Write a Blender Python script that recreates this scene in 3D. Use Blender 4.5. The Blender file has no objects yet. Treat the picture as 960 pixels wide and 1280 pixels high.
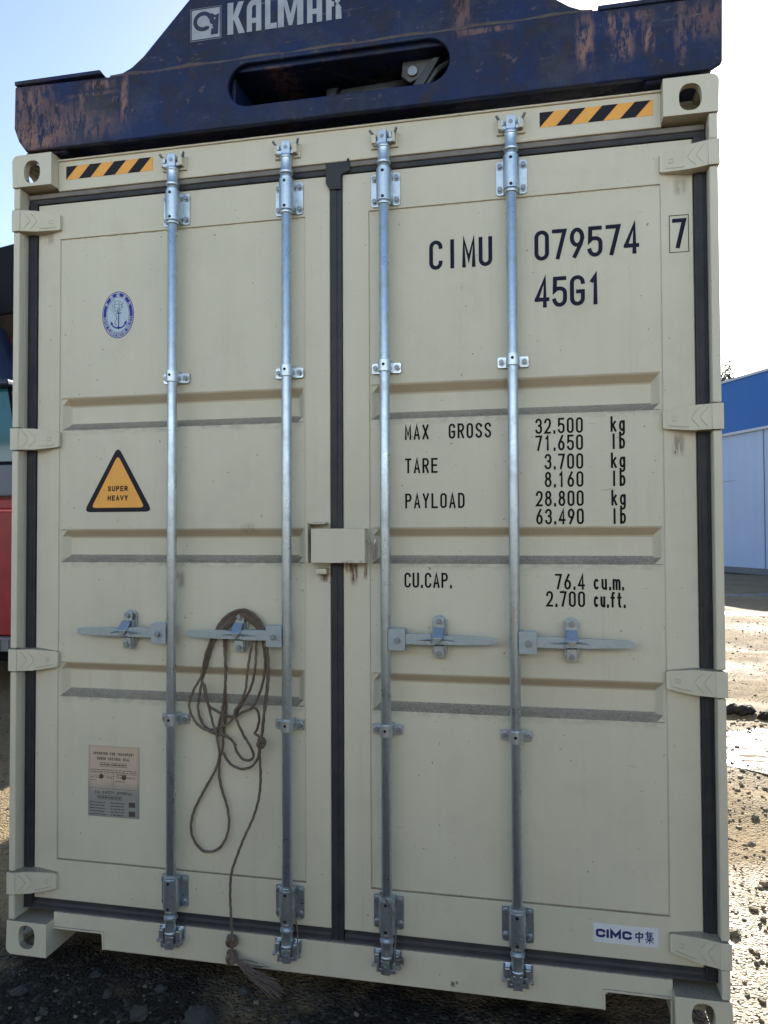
import bpy, bmesh, math, random
from mathutils import Vector, Matrix, noise
R = math.radians
random.seed(7)
S = bpy.context.scene
COL = S.collection

# ------------------------------------------------------------------ camera, sky, sun, exposure
cam_d = bpy.data.cameras.new('camera'); cam = bpy.data.objects.new('camera', cam_d); COL.objects.link(cam)
CAM = Vector((1.90729, -2.44354, 1.50951))
yaw, pitch, roll = -0.206847, 0.025054, -0.004219
fw = Vector((math.sin(yaw)*math.cos(pitch), math.cos(yaw)*math.cos(pitch), math.sin(pitch)))
r0 = Vector((math.cos(yaw), -math.sin(yaw), 0)); u0 = r0.cross(fw)
rt = math.cos(roll)*r0 + math.sin(roll)*u0; up = -math.sin(roll)*r0 + math.cos(roll)*u0
cam.matrix_world = Matrix(((rt.x, up.x, -fw.x, CAM.x), (rt.y, up.y, -fw.y, CAM.y), (rt.z, up.z, -fw.z, CAM.z), (0, 0, 0, 1)))
cam_d.sensor_fit = 'VERTICAL'; cam_d.sensor_height = 36.0; cam_d.lens = 36.0*955.484/1280
cam_d.clip_start = 0.05; cam_d.clip_end = 2000
S.camera = cam
S.render.resolution_x, S.render.resolution_y = 768, 1024

SUN_AZ, SUN_EL = 7.5, 25.0
W = bpy.data.worlds.new('World'); S.world = W; W.use_nodes = True
wn = W.node_tree.nodes; bg = wn['Background']
sky = wn.new('ShaderNodeTexSky'); sky.sky_type = 'NISHITA'; sky.sun_disc = False
sky.sun_elevation = R(SUN_EL); sky.sun_rotation = R(SUN_AZ)
sky.air_density = 1.0; sky.dust_density = 1.0; sky.ozone_density = 1.6
W.node_tree.links.new(sky.outputs[0], bg.inputs[0]); bg.inputs[1].default_value = 0.088
sun_d = bpy.data.lights.new('sun', 'SUN'); sun = bpy.data.objects.new('sun', sun_d); COL.objects.link(sun)
sun_d.energy = 5.0; sun_d.angle = R(0.5); sun_d.color = (1.0, 0.93, 0.82)
tosun = Vector((math.sin(R(SUN_AZ))*math.cos(R(SUN_EL)), math.cos(R(SUN_AZ))*math.cos(R(SUN_EL)), math.sin(R(SUN_EL))))
sun.rotation_euler = (-tosun).to_track_quat('-Z', 'Y').to_euler(); sun.location = tosun*50
vs = S.view_settings; vs.view_transform = 'Standard'; vs.look = 'None'; vs.gamma = 1; vs.use_curve_mapping = False
vs.exposure = 1.52

GZ = -0.04          # ground level below the hanging container

# ------------------------------------------------------------------ helpers: meshes
class MB:
    def __init__(s): s.v = []; s.f = []; s.m = []; s.sm = []
    def add(s, vs_, fs, mi=0, smooth=False):
        o = len(s.v); s.v += [tuple(p) for p in vs_]
        for f in fs: s.f.append([i+o for i in f]); s.m.append(mi); s.sm.append(smooth)
    def box(s, x0, x1, y0, y1, z0, z1, mi=0):
        s.add([(x0,y0,z0),(x1,y0,z0),(x1,y1,z0),(x0,y1,z0),(x0,y0,z1),(x1,y0,z1),(x1,y1,z1),(x0,y1,z1)],
              [(0,3,2,1),(4,5,6,7),(0,1,5,4),(1,2,6,5),(2,3,7,6),(3,0,4,7)], mi)
    def hexa(s, p, mi=0):          # eight points, bottom ring then top ring
        s.add(p, [(0,3,2,1),(4,5,6,7),(0,1,5,4),(1,2,6,5),(2,3,7,6),(3,0,4,7)], mi)
    def prism(s, poly, fn, a, b, mi=0):     # polygon (2D, ccw) extruded from fn(p,a) to fn(p,b)
        n = len(poly)
        s.add([fn(p, a) for p in poly]+[fn(p, b) for p in poly],
              [list(range(n))[::-1], list(range(n, 2*n))]+[(i, (i+1) % n, n+(i+1) % n, n+i) for i in range(n)], mi)
    def xz(s, poly, y0, y1, mi=0): s.prism(poly, lambda p, t: (p[0], t, p[1]), y0, y1, mi)
    def yz(s, poly, x0, x1, mi=0): s.prism(poly, lambda p, t: (t, p[0], p[1]), x0, x1, mi)
    def flat(s, poly, y, mi=0): s.add([(p[0], y, p[1]) for p in poly], [list(range(len(poly)))], mi)
    def tube(s, pts, r, n=10, mi=0, cap=True, lobes=0, twist=0.0, smooth=True):
        pts = [Vector(p) for p in pts]; m = len(pts)
        rr = r if isinstance(r, (list, tuple)) else [r]*m
        t0 = (pts[1]-pts[0]).normalized()
        a = t0.orthogonal().normalized(); V = []; F = []; dist = 0
        for i, p in enumerate(pts):
            t = (pts[min(i+1, m-1)]-pts[max(i-1, 0)])
            t = t.normalized() if t.length > 1e-9 else t0
            a = (a-t*a.dot(t)); a = a.normalized() if a.length > 1e-6 else t.orthogonal().normalized()
            b = t.cross(a)
            if i: dist += (pts[i]-pts[i-1]).length
            for k in range(n):
                ph = 2*math.pi*k/n; q = rr[i]*(1+(0.16*math.cos(lobes*(ph)-twist*dist) if lobes else 0))
                V.append(p+a*(q*math.cos(ph))+b*(q*math.sin(ph)))
        for i in range(m-1):
            for k in range(n): F.append((i*n+k, i*n+(k+1) % n, (i+1)*n+(k+1) % n, (i+1)*n+k))
        if cap: F += [list(range(n))[::-1], list(range((m-1)*n, m*n))]
        s.add(V, F[:(m-1)*n], mi, smooth)
        if cap: s.add(V[:n]+V[-n:], [list(range(n))[::-1], list(range(n, 2*n))], mi)
    def cyl(s, p0, p1, r, n=16, mi=0, r1=None): s.tube([p0, p1], [r, r if r1 is None else r1], n, mi)
    def lathe(s, prof, c, axis='z', n=24, mi=0):
        V = []; F = []; m = len(prof)
        for (rad, h) in prof:
            for k in range(n):
                a = 2*math.pi*k/n; x, y = rad*math.cos(a), rad*math.sin(a)
                V.append((c[0]+x, c[1]+y, c[2]+h) if axis == 'z' else ((c[0]+x, c[1]+h, c[2]+y) if axis == 'y' else (c[0]+h, c[1]+x, c[2]+y)))
        for i in range(m-1):
            for k in range(n): F.append((i*n+k, i*n+(k+1) % n, (i+1)*n+(k+1) % n, (i+1)*n+k))
        s.add(V, F, mi, True)
    def sphere(s, c, r, mi=0, sc=(1, 1, 1), jit=0, n=8, m=6):
        V = [(c[0], c[1], c[2]-r*sc[2])]; F = []
        for i in range(1, m):
            th = math.pi*i/m
            for k in range(n):
                a = 2*math.pi*k/n; q = r*(1+random.uniform(-jit, jit))
                V.append((c[0]+q*sc[0]*math.sin(th)*math.cos(a), c[1]+q*sc[1]*math.sin(th)*math.sin(a), c[2]-q*sc[2]*math.cos(th)))
        V.append((c[0], c[1], c[2]+r*sc[2])); L = len(V)-1
        for k in range(n):
            F.append((0, 1+(k+1) % n, 1+k)); F.append((L, L-n+k, L-n+(k+1) % n))
            for i in range(m-2): F.append((1+i*n+k, 1+i*n+(k+1) % n, 1+(i+1)*n+(k+1) % n, 1+(i+1)*n+k))
        s.add(V, F, mi, True)

WL = {}      # world location of every object built
def link(o, parent, loc):
    COL.objects.link(o); WL[o.name] = Vector(loc)
    if parent is not None:
        o.parent = parent; o.location = Vector(loc)-WL[parent.name]
    else: o.location = loc
    return o
def build(name, mb, mats, parent=None, bev=0, seg=2, fix=True):
    if not isinstance(mats, (list, tuple)): mats = [mats]
    xs = [p[0] for p in mb.v]; ys = [p[1] for p in mb.v]; zs = [p[2] for p in mb.v]
    c = Vector(((min(xs)+max(xs))/2, (min(ys)+max(ys))/2, min(zs)))
    me = bpy.data.meshes.new(name)
    me.from_pydata([(p[0]-c.x, p[1]-c.y, p[2]-c.z) for p in mb.v], [], mb.f)
    for m in mats: me.materials.append(m)
    me.polygons.foreach_set('material_index', mb.m); me.polygons.foreach_set('use_smooth', mb.sm)
    if fix:
        bm = bmesh.new(); bm.from_mesh(me)
        bmesh.ops.remove_doubles(bm, verts=bm.verts, dist=1e-5)
        bmesh.ops.recalc_face_normals(bm, faces=bm.faces); bm.to_mesh(me); bm.free()
    me.update()
    o = bpy.data.objects.new(name, me); link(o, parent, c)
    if bev:
        md = o.modifiers.new('edge_softening', 'BEVEL'); md.width = bev; md.segments = seg; md.limit_method = 'ANGLE'; md.angle_limit = R(40)
        md.harden_normals = False
    return o
def empty(name, loc):
    o = bpy.data.objects.new(name, None); o.empty_display_size = 0.2
    return link(o, None, loc)
def tag(o, label=None, cat=None, group=None, kind=None):
    if label: o['label'] = label
    if cat: o['category'] = cat
    if group: o['group'] = group
    if kind: o['kind'] = kind
    return o
def boolean(o, cutters):
    dg = bpy.context.evaluated_depsgraph_get()
    for c in cutters:
        md = o.modifiers.new('cut', 'BOOLEAN'); md.operation = 'DIFFERENCE'; md.object = c; md.solver = 'EXACT'
    # plain modifiers are applied here, edge softening is added afterwards
    dg.update(); bpy.context.view_layer.update()
    me = bpy.data.meshes.new_from_object(o.evaluated_get(bpy.context.evaluated_depsgraph_get()))
    o.modifiers.clear(); old = o.data; o.data = me; bpy.data.meshes.remove(old)
    for c in cutters: bpy.data.objects.remove(c, do_unlink=True)
    return o
def rrect(x0, x1, z0, z1, r, n=6):
    P = []
    for cx, cz, a in ((x1-r, z0+r, -90), (x1-r, z1-r, 0), (x0+r, z1-r, 90), (x0+r, z0+r, 180)):
        for k in range(n+1):
            t = R(a+90*k/n); P.append((cx+r*math.cos(t), cz+r*math.sin(t)))
    return P
def ell(cx, cz, rx, rz, a0=0, a1=360, n=24, close=False):
    m = n if close else n+1
    return [(cx+rx*math.cos(R(a0+(a1-a0)*k/n)), cz+rz*math.sin(R(a0+(a1-a0)*k/n))) for k in range(m)]
def catmull(pts, step):
    P = [Vector(p) for p in pts]; P = [P[0]*2-P[1]]+P+[P[-1]*2-P[-2]]; out = []
    for i in range(1, len(P)-2):
        n = max(2, int((P[i+1]-P[i]).length/step))
        for k in range(n):
            t = k/n; a, b, c, d = P[i-1:i+3]
            out.append(0.5*((2*b)+(c-a)*t+(2*a-5*b+4*c-d)*t*t+(-a+3*b-3*c+d)*t**3))
    out.append(P[-2]); return out

# ------------------------------------------------------------------ helpers: materials
class NT:
    def __init__(s, name):
        s.mat = bpy.data.materials.new(name); s.mat.use_nodes = True; s.t = s.mat.node_tree
        s.b = s.t.nodes['Principled BSDF']; s.geo = None
    def n(s, typ, ins=None, **kw):
        d = s.t.nodes.new(typ)
        for k, v in kw.items(): setattr(d, k, v)
        for k, v in (ins or {}).items(): s.set(d.inputs[k], v)
        return d
    def set(s, sock, v):
        if hasattr(v, 'is_output') or isinstance(v, bpy.types.NodeSocket): s.t.links.new(v, sock)
        else:
            if isinstance(v, (tuple, list)) and len(v) == 3 and sock.type == 'RGBA': v = (*v, 1)
            sock.default_value = v
    def pos(s):
        if not s.geo: s.geo = s.n('ShaderNodeNewGeometry')
        return s.geo.outputs['Position']
    def obj(s):
        return s.n('ShaderNodeTexCoord').outputs['Object']
    def nz(s):
        s.pos(); return s.n('ShaderNodeSeparateXYZ', {0: s.geo.outputs['True Normal']}).outputs[2]
    def scale(s, v, xyz): return s.n('ShaderNodeMapping', {'Vector': v, 'Scale': xyz}).outputs[0]
    def noise(s, v, sc, det=4, rough=.55, dist=0): return s.n('ShaderNodeTexNoise', {'Vector': v, 'Scale': sc, 'Detail': det, 'Roughness': rough, 'Distortion': dist}).outputs['Fac']
    def ramp(s, v, a, b, lo=0., hi=1.): return s.n('ShaderNodeMapRange', {0: v, 1: a, 2: b, 3: lo, 4: hi}).outputs[0]
    def math(s, op, a, b=0., c=None):
        ins = {0: a, 1: b}
        if c is not None: ins[2] = c
        return s.n('ShaderNodeMath', ins, operation=op).outputs[0]
    def mul(s, a, b): return s.math('MULTIPLY', a, b)
    def mix(s, f, a, b):
        d = s.n('ShaderNodeMix', data_type='RGBA'); s.set(d.inputs[0], f); s.set(d.inputs[6], a); s.set(d.inputs[7], b)
        return d.outputs[2]
    def bump(s, h, st, dist=.01):
        s.set(s.b.inputs['Normal'], s.n('ShaderNodeBump', {'Height': h, 'Strength': st, 'Distance': dist}).outputs[0])
    def out(s, col=None, rough=None, metal=None, spec=None):
        for k, v in (('Base Color', col), ('Roughness', rough), ('Metallic', metal), ('Specular IOR Level', spec)):
            if v is not None: s.set(s.b.inputs[k], v)
        return s.mat
    def blob(s, x, z, hx, hz, y0=None):      # soft rectangular mask on the end face at world x, z
        p = s.n('ShaderNodeSeparateXYZ', {0: s.pos()})
        a = s.ramp(s.math('ABSOLUTE', s.math('SUBTRACT', p.outputs[0], x)), hx*.5, hx*1.3, 1, 0)
        b = s.ramp(s.math('ABSOLUTE', s.math('SUBTRACT', p.outputs[2], z)), hz*.5, hz*1.2, 1, 0)
        return s.mul(a, b)

def cream():
    t = NT('cream_container_paint'); P = t.pos()
    big = t.ramp(t.noise(P, 1.7, 5), .35, .68)
    streak = t.ramp(t.noise(t.scale(P, (16, 16, 1.1)), 1.0, 5, .6), .42, .72)
    c = t.mix(big, CREAM, tuple(x*.93 for x in CREAM))
    c = t.mix(t.mul(streak, .16), c, (CREAM[0]*.80, CREAM[1]*.76, CREAM[2]*.66))
    runs = t.mul(t.ramp(t.noise(t.scale(P, (38, 38, 1.3)), 1.0, 5, .65), .56, .74), t.ramp(t.noise(P, 2.4, 3), .42, .62))
    c = t.mix(t.mul(runs, .16), c, (.30, .24, .16))
    film = t.mul(t.ramp(t.noise(P, 7, 6, .7), .5, .78), .16)
    c = t.mix(film, c, (.33, .30, .25))
    # settled dirt on ledges that face up
    edge = t.noise(P, 55, 4, .7)
    led = t.ramp(t.math('ADD', t.nz(), t.mul(t.math('SUBTRACT', edge, .5), .9)), .22, .5)
    grain = t.ramp(t.noise(P, 160, 3, .8), .3, .7)
    c = t.mix(t.mul(led, t.math('ADD', t.mul(t.mul(grain, t.ramp(t.noise(P, 4, 4), .3, .65, .45, 1)), .5), .48)), c, (.115, .098, .082))
    zz = t.n('ShaderNodeSeparateXYZ', {0: P}); smear = t.noise(t.scale(P, (26, 26, 60)), 1.0, 5, .75)
    inx = lambda c: t.ramp(t.math('ABSOLUTE', t.math('SUBTRACT', zz.outputs[0], c)), .455, .472, 1, 0)
    face = t.mul(t.ramp(zz.outputs[1], .0595, .0615, 0, 1), t.math('MAXIMUM', inx(.634), inx(1.803)))
    for z in (.912, 1.401, 1.885):            # dirt washed off the ledges
        band = t.mul(t.ramp(t.math('SUBTRACT', z+.008, zz.outputs[2]), -.016, .0, 0, 1), t.ramp(t.math('SUBTRACT', z+.002, zz.outputs[2]), .0, .026, 1, 0))
        c = t.mix(t.mul(t.mul(t.mul(band, t.ramp(smear, .40, .72)), face), .55), c, (.10, .085, .07))
    # warm ground bounce and rust brown painted into faces that look down
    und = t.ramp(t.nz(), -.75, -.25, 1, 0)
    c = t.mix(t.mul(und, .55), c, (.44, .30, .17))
    # specks and scratches
    sp = t.ramp(t.noise(P, 70, 2, .5), .745, .77)
    c = t.mix(t.mul(sp, .7), c, (.13, .075, .04))
    sc = t.ramp(t.noise(t.scale(P, (9, 9, 60)), 1.3, 3, .5, .6), .74, .77)
    c = t.mix(t.mul(sc, .30), c, (.16, .15, .13))
    # rust runs under the lock box, the hinges and the corner fittings
    rn = t.ramp(t.noise(t.scale(P, (90, 90, 14)), 1.0, 4, .7), .36, .54)
    for (x, z, hx, hz, k) in ((1.279, 1.370, .012, .040, 1.), (1.262, 1.39, .014, .02, .9), (1.318, 1.380, .006, .032, 1.), (1.172, 1.353, .016, .016, .9), (2.316, 1.775, .018, .035, .6),
                              (2.333, 2.585, .02, .03, .45), (.115, 2.60, .02, .02, .4), (1.345, 1.44, .012, .04, .5), (1.398, .066, .012, .012, .6), (1.605, .052, .007, .009, .9), (1.618, .058, .004, .006, .9),
                              (.64, 1.34, .02, .03, .5), (.9, 1.52, .03, .02, .3), (1.813, 1.985, .03, .03, .35)):
        c = t.mix(t.mul(t.mul(t.blob(x, z, hx, hz), rn), k), c, (.11, .055, .03))
    t.bump(t.math('ADD', t.mul(t.noise(P, 5.5, 2), 6.0), t.mul(t.noise(P, 130, 3), .25)), .12, .006)
    return t.out(c, t.ramp(t.noise(P, 9, 4), .3, .7, .42, .6), 0, .4)
CREAM = (.665, .640, .505)

def rubber():
    t = NT('black_door_rubber'); P = t.pos()
    d = t.ramp(t.noise(t.scale(P, (6, 6, 6)), 2.0, 5, .65), .38, .75)
    c = t.mix(t.mul(d, .5), (.023, .027, .035), (.075, .072, .068))
    up_ = t.ramp(t.math('ADD', t.nz(), t.mul(t.math('SUBTRACT', t.noise(P, 40, 3), .5), .5)), .2, .55)
    c = t.mix(t.mul(up_, .55), c, (.12, .11, .095))
    t.bump(t.noise(P, 60, 3), .15, .004)
    return t.out(c, .55, 0, .4)
def galv(name='galvanised_steel', tint=(.55, .64, .70), r=(.24, .45)):
    t = NT(name); P = t.pos()
    v = t.n('ShaderNodeTexVoronoi', {'Vector': P, 'Scale': 95.0}); g = t.n('ShaderNodeSeparateColor', {0: v.outputs['Color']}).outputs[0]
    n = t.noise(P, 14, 5, .65)
    c = t.mix(t.mul(g, .35), tint, tuple(x*.72 for x in tint))
    c = t.mix(t.ramp(n, .52, .75, 0, .55), c, (.33, .335, .34))
    c = t.mix(t.ramp(t.noise(P, 60, 3), .70, .76, 0, .6), c, (.2, .17, .14))
    t.bump(t.noise(P, 180, 3), .08, .003)
    return t.out(c, t.ramp(n, .3, .75, r[0], r[1]), .85)
def plain(name, col, rough=.5, metal=0, var=.15, sc=12, bump=.05, spec=.5):
    t = NT(name); P = t.pos(); n = t.noise(P, sc, 5, .6)
    c = t.mix(t.ramp(n, .3, .7), tuple(x*(1-var) for x in col), tuple(min(1, x*(1+var)) for x in col))
    if bump: t.bump(t.noise(P, sc*6, 3), bump, .005)
    return t.out(c, t.ramp(n, .3, .7, max(.05, rough-.07), rough+.07), metal, spec)
def navy():
    t = NT('worn_blue_spreader_paint'); P = t.pos()
    n1 = t.noise(P, 3.2, 6, .65); n2 = t.noise(P, 7, 6, .72, .5); n3 = t.noise(P, 26, 5, .75)
    c = t.mix(t.ramp(n1, .38, .62), (.005, .020, .090), (.010, .017, .038))
    c = t.mix(t.mul(t.ramp(n2, .52, .66), .8), c, (.034, .024, .021))
    c = t.mix(t.mul(t.ramp(t.noise(P, 4.2, 6, .75), .50, .72), .75), c, (.052, .060, .080))
    c = t.mix(t.mul(t.ramp(n3, .61, .68), .65), c, (.15, .105, .095))
    c = t.mix(t.mul(t.ramp(n3, .40, .30), .6), c, (.010, .012, .018))
    c = t.mix(t.mul(t.ramp(t.noise(t.scale(P, (3, 3, 22)), 1.2, 5, .7, .8), .64, .70), .55), c, (.20, .17, .17))
    rn = t.ramp(t.noise(t.scale(P, (52, 52, 15)), 1.0, 6, .8), .44, .54)
    for (x, z, hx, hz, k) in ((.458, 3.06, .014, .085, .95), (.36, 3.115, .055, .018, .8), (.29, 3.06, .012, .05, .5), (.33, 3.085, .09, .008, .6), (.20, 3.02, .12, .05, .35), (.10, 3.10, .08, .05, .5), (2.046, 3.04, .026, .085, 1.), (2.135, 3.085, .03, .035, .8), (2.16, 3.02, .03, .055, .9), (2.20, 3.10, .05, .02, .5), (2.235, 3.03, .017, .05, 1.),
                              (2.33, 3.04, .02, .10, .5), (2.40, 3.06, .06, .06, .45), (1.66, 3.20, .03, .09, .5), (1.02, 3.10, .05, .012, .6), (1.74, 3.12, .08, .01, .6), (.62, 3.14, .14, .008, .5), (.08, 2.94, .12, .04, .9), (.22, 2.97, .22, .05, .5), (.06, 3.05, .06, .10, .5)):
        c = t.mix(t.mul(t.mul(t.blob(x, z, hx, hz), rn), k), c, (.25, .145, .118))
    t.bump(t.noise(P, 22, 6, .7), .4, .012)
    return t.out(c, t.ramp(n2, .3, .7, .42, .7), 0, .32)
def rope_mat():
    t = NT('brown_rope_fibre'); P = t.pos()
    c = t.mix(t.ramp(t.noise(P, 16, 4), .35, .65), (.135, .105, .08), (.215, .18, .145))
    c = t.mix(t.ramp(t.noise(P, 260, 2), .35, .75, 0, .45), c, (.06, .045, .034))
    t.bump(t.noise(P, 500, 2), .3, .002)
    return t.out(c, .9, 0, .15)
def plate_mat():
    t = NT('brushed_data_plate'); P = t.pos()
    z = t.n('ShaderNodeSeparateXYZ', {0: P}).outputs[2]
    c = t.mix(t.ramp(t.math('ADD', z, t.mul(t.noise(P, 14, 3), .05)), .60, .645), (.36, .36, .34), (.66, .55, .43))
    return t.out(c, .42, .25)
def ground_mat():
    t = NT('stony_ground'); P = t.pos()
    n1 = t.noise(P, .35, 6, .6); n2 = t.noise(P, 2.3, 6, .65); n3 = t.noise(P, 14, 5, .7)
    c = t.mix(t.ramp(n2, .35, .65), (.30, .228, .130), (.215, .165, .097))
    c = t.mix(t.ramp(n1, .56, .72, 0, .5), c, (.095, .078, .056))
    v = t.n('ShaderNodeTexVoronoi', {'Vector': P, 'Scale': 66.0}); g = t.n('ShaderNodeSeparateColor', {0: v.outputs['Color']}).outputs[0]
    c = t.mix(t.ramp(g, .72, .8, 0, .5), c, (.29, .255, .20))
    c = t.mix(t.ramp(g, .14, .06, 0, .6), c, (.06, .05, .038))
    c = t.mix(t.ramp(n3, .45, .7, 0, .5), c, (.25, .20, .13))
    # a belt of much darker ground runs across the yard in front of the container
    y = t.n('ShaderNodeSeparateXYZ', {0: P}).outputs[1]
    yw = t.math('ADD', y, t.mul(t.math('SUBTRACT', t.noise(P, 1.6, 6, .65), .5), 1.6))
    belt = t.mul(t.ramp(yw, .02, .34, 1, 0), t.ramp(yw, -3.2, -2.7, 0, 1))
    belt_col = t.mix(t.ramp(n3, .35, .7), (.022, .020, .017), (.038, .034, .029))
    belt_col = t.mix(t.ramp(g, .80, .86, 0, .6), belt_col, (.085, .085, .08))
    c = t.mix(belt, c, belt_col)
    h = t.math('ADD', t.mul(n3, 1.0), t.mul(t.ramp(v.outputs['Distance'], 0, .55, 1, 0), .6))
    h = t.math('ADD', h, t.mul(t.noise(P, 60, 3, .7), .35))
    t.bump(h, .8, .03)
    # a stretch of wet ground beside the container's near right corner
    xx = t.n('ShaderNodeSeparateXYZ', {0: P}); dx = t.math('SUBTRACT', xx.outputs[0], 2.9); dy = t.math('SUBTRACT', xx.outputs[1], .6)
    d2 = t.math('ADD', t.mul(dx, dx), t.mul(dy, dy)); wet = t.ramp(t.math('ADD', d2, t.mul(t.math('SUBTRACT', t.noise(P, 3, 5, .65), .5), 1.5)), .35, .85, 1, 0)
    ro = t.math('SUBTRACT', t.ramp(t.noise(P, .8, 5), .38, .62, .62, .85), t.mul(wet, .20))
    return t.out(c, ro, 0, t.math('ADD', t.mul(wet, .26), .08))
def wet_mat(name, rough, col, sc, st):
    t = NT(name); P = t.pos(); n = t.noise(P, sc, 5, .6)
    mud = t.ramp(t.noise(t.scale(P, (1, 2.2, 1)), 4.5, 6, .68), .50, .58)
    t.bump(t.math('ADD', n, t.mul(mud, 1.2)), st, .03)
    c = t.mix(t.ramp(n, .4, .6), col, tuple(x*.5 for x in col)); c = t.mix(mud, c, (.16, .13, .085))
    return t.out(c, t.ramp(mud, 0, 1, rough, .85), 0, t.ramp(mud, 0, 1, .6, .1))
def stone_mat(name, a, b, rough=.8):
    t = NT(name); P = t.pos(); ob = t.n('ShaderNodeObjectInfo').outputs['Random']
    n = t.noise(P, 38, 5, .7); v = t.noise(P, 5.0, 2, .5)
    c = t.mix(t.ramp(v, .35, .65), a, b); c = t.mix(t.ramp(n, .45, .75, 0, .6), c, tuple(x*.45 for x in a))
    t.bump(n, .5, .01); return t.out(c, rough, 0, .4)
def leaf_mat():
    t = NT('tree_leaf'); P = t.pos(); n = t.noise(P, 1.3, 3)
    c = t.mix(t.ramp(n, .35, .65), (.045, .065, .022), (.095, .115, .045))
    return t.out(c, .6, 0, .3)
def clad(name, a, b, dx):
    t = NT(name); P = t.obj(); n = t.noise(P, .6, 5, .6)
    c = t.mix(t.ramp(n, .3, .7), a, b)
    c = t.mix(t.ramp(t.noise(t.scale(P, (1.5, 1.5, .12)), 1.5, 4), .5, .8, 0, .35), c, tuple(x*.72 for x in a))
    t.bump(t.noise(P, 3, 3), .1, .01)
    return t.out(c, .5, 0, .4)

M_CREAM = cream(); M_RUB = rubber(); M_GALV = galv(); M_BOLT = galv('dull_bolt_steel', (.30, .33, .36), (.45, .6))
M_HAND = galv('galvanised_handle_steel', (.41, .49, .54), (.42, .6)); M_CATCH = galv('galvanised_catch_steel', (.44, .52, .57), (.3, .5))
M_DARK = plain('dark_hole', (.012, .012, .014), .8)
M_INK = plain('navy_lettering_ink', (.008, .010, .030), .6, 0, .1, 30, 0, .2)
M_INK2 = plain('black_lettering_ink', (.008, .008, .010), .6, 0, .1, 30, 0, .15)
M_AMBER = plain('amber_reflective_sheet', (.90, .44, .095), .5, 0, .06, 20, 0, .3)
M_BLACKV = plain('black_vinyl', (.009, .009, .016), .5, 0, .1, 20, 0, .25)
M_NAVYV = plain('navy_vinyl', (.014, .016, .055), .45, 0, .1, 20, 0)
M_WHITEV = plain('white_vinyl', (.72, .76, .80), .45, 0, .04, 20, 0)
M_EMB = plain('blue_emblem_ink', (.012, .040, .27), .5, 0, .1, 20, 0, .25)
M_EMBP = plain('pale_blue_emblem', (.46, .58, .66), .45, 0, .05, 20, 0)
M_EMBG = plain('grey_green_emblem_ink', (.17, .26, .30), .5, 0, .1, 20, 0)
M_NAVY = navy(); M_ROPE = rope_mat(); M_PLATE = plate_mat()
M_DECAL = plain('weathered_pale_decal', (.34, .37, .41), .6, 0, .14, 16, 0)
M_HYD = plain('greasy_hydraulic_steel', (.055, .058, .06), .45, .2, .4, 14)
M_HYDG = plain('grey_bracket_steel', (.085, .09, .09), .5, .2, .4, 14)
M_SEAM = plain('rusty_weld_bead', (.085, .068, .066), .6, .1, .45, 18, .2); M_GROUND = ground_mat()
M_RED = plain('red_machine_paint', (.30, .018, .022), .4, 0, .2, 6)
M_GREYP = plain('grey_machine_panel', (.14, .15, .18), .5, 0, .1, 6)
M_BOOM = plain('black_boom_paint', (.008, .009, .011), .6, 0, .3, 6, .05, .15)
M_BOOMB = plain('dark_navy_cylinder_paint', (.012, .018, .045), .45, 0, .2, 6)
M_BROWN = plain('rusty_brown_steel', (.038, .026, .018), .8, 0, .3, 6, .05, .15)
M_STEP = plain('grey_step_grating', (.22, .22, .23), .6, .4, .2, 10)
M_TYRE = plain('black_tyre_rubber', (.014, .014, .015), .8, 0, .3, 8)
M_RIM = plain('dusty_wheel_rim', (.25, .2, .16), .6, 0, .2, 8)
M_WALLW = clad('pale_blue_wall_panel', (.45, .56, .78), (.41, .52, .73), .3)
M_WALLB = clad('blue_fascia_sheet', (.007, .118, .42), (.010, .132, .46), .3)
M_TRIM = plain('pale_metal_trim', (.5, .54, .6), .4, 0, .1, 6)
M_BARK = plain('grey_brown_bark', (.06, .05, .04), .9, 0, .3, 9, .3)
M_LEAF = leaf_mat()
def glass():
    t = NT('teal_tinted_glass'); return t.out((.025, .12, .14), .06, 0, .6)
M_GLASS = glass()

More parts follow.
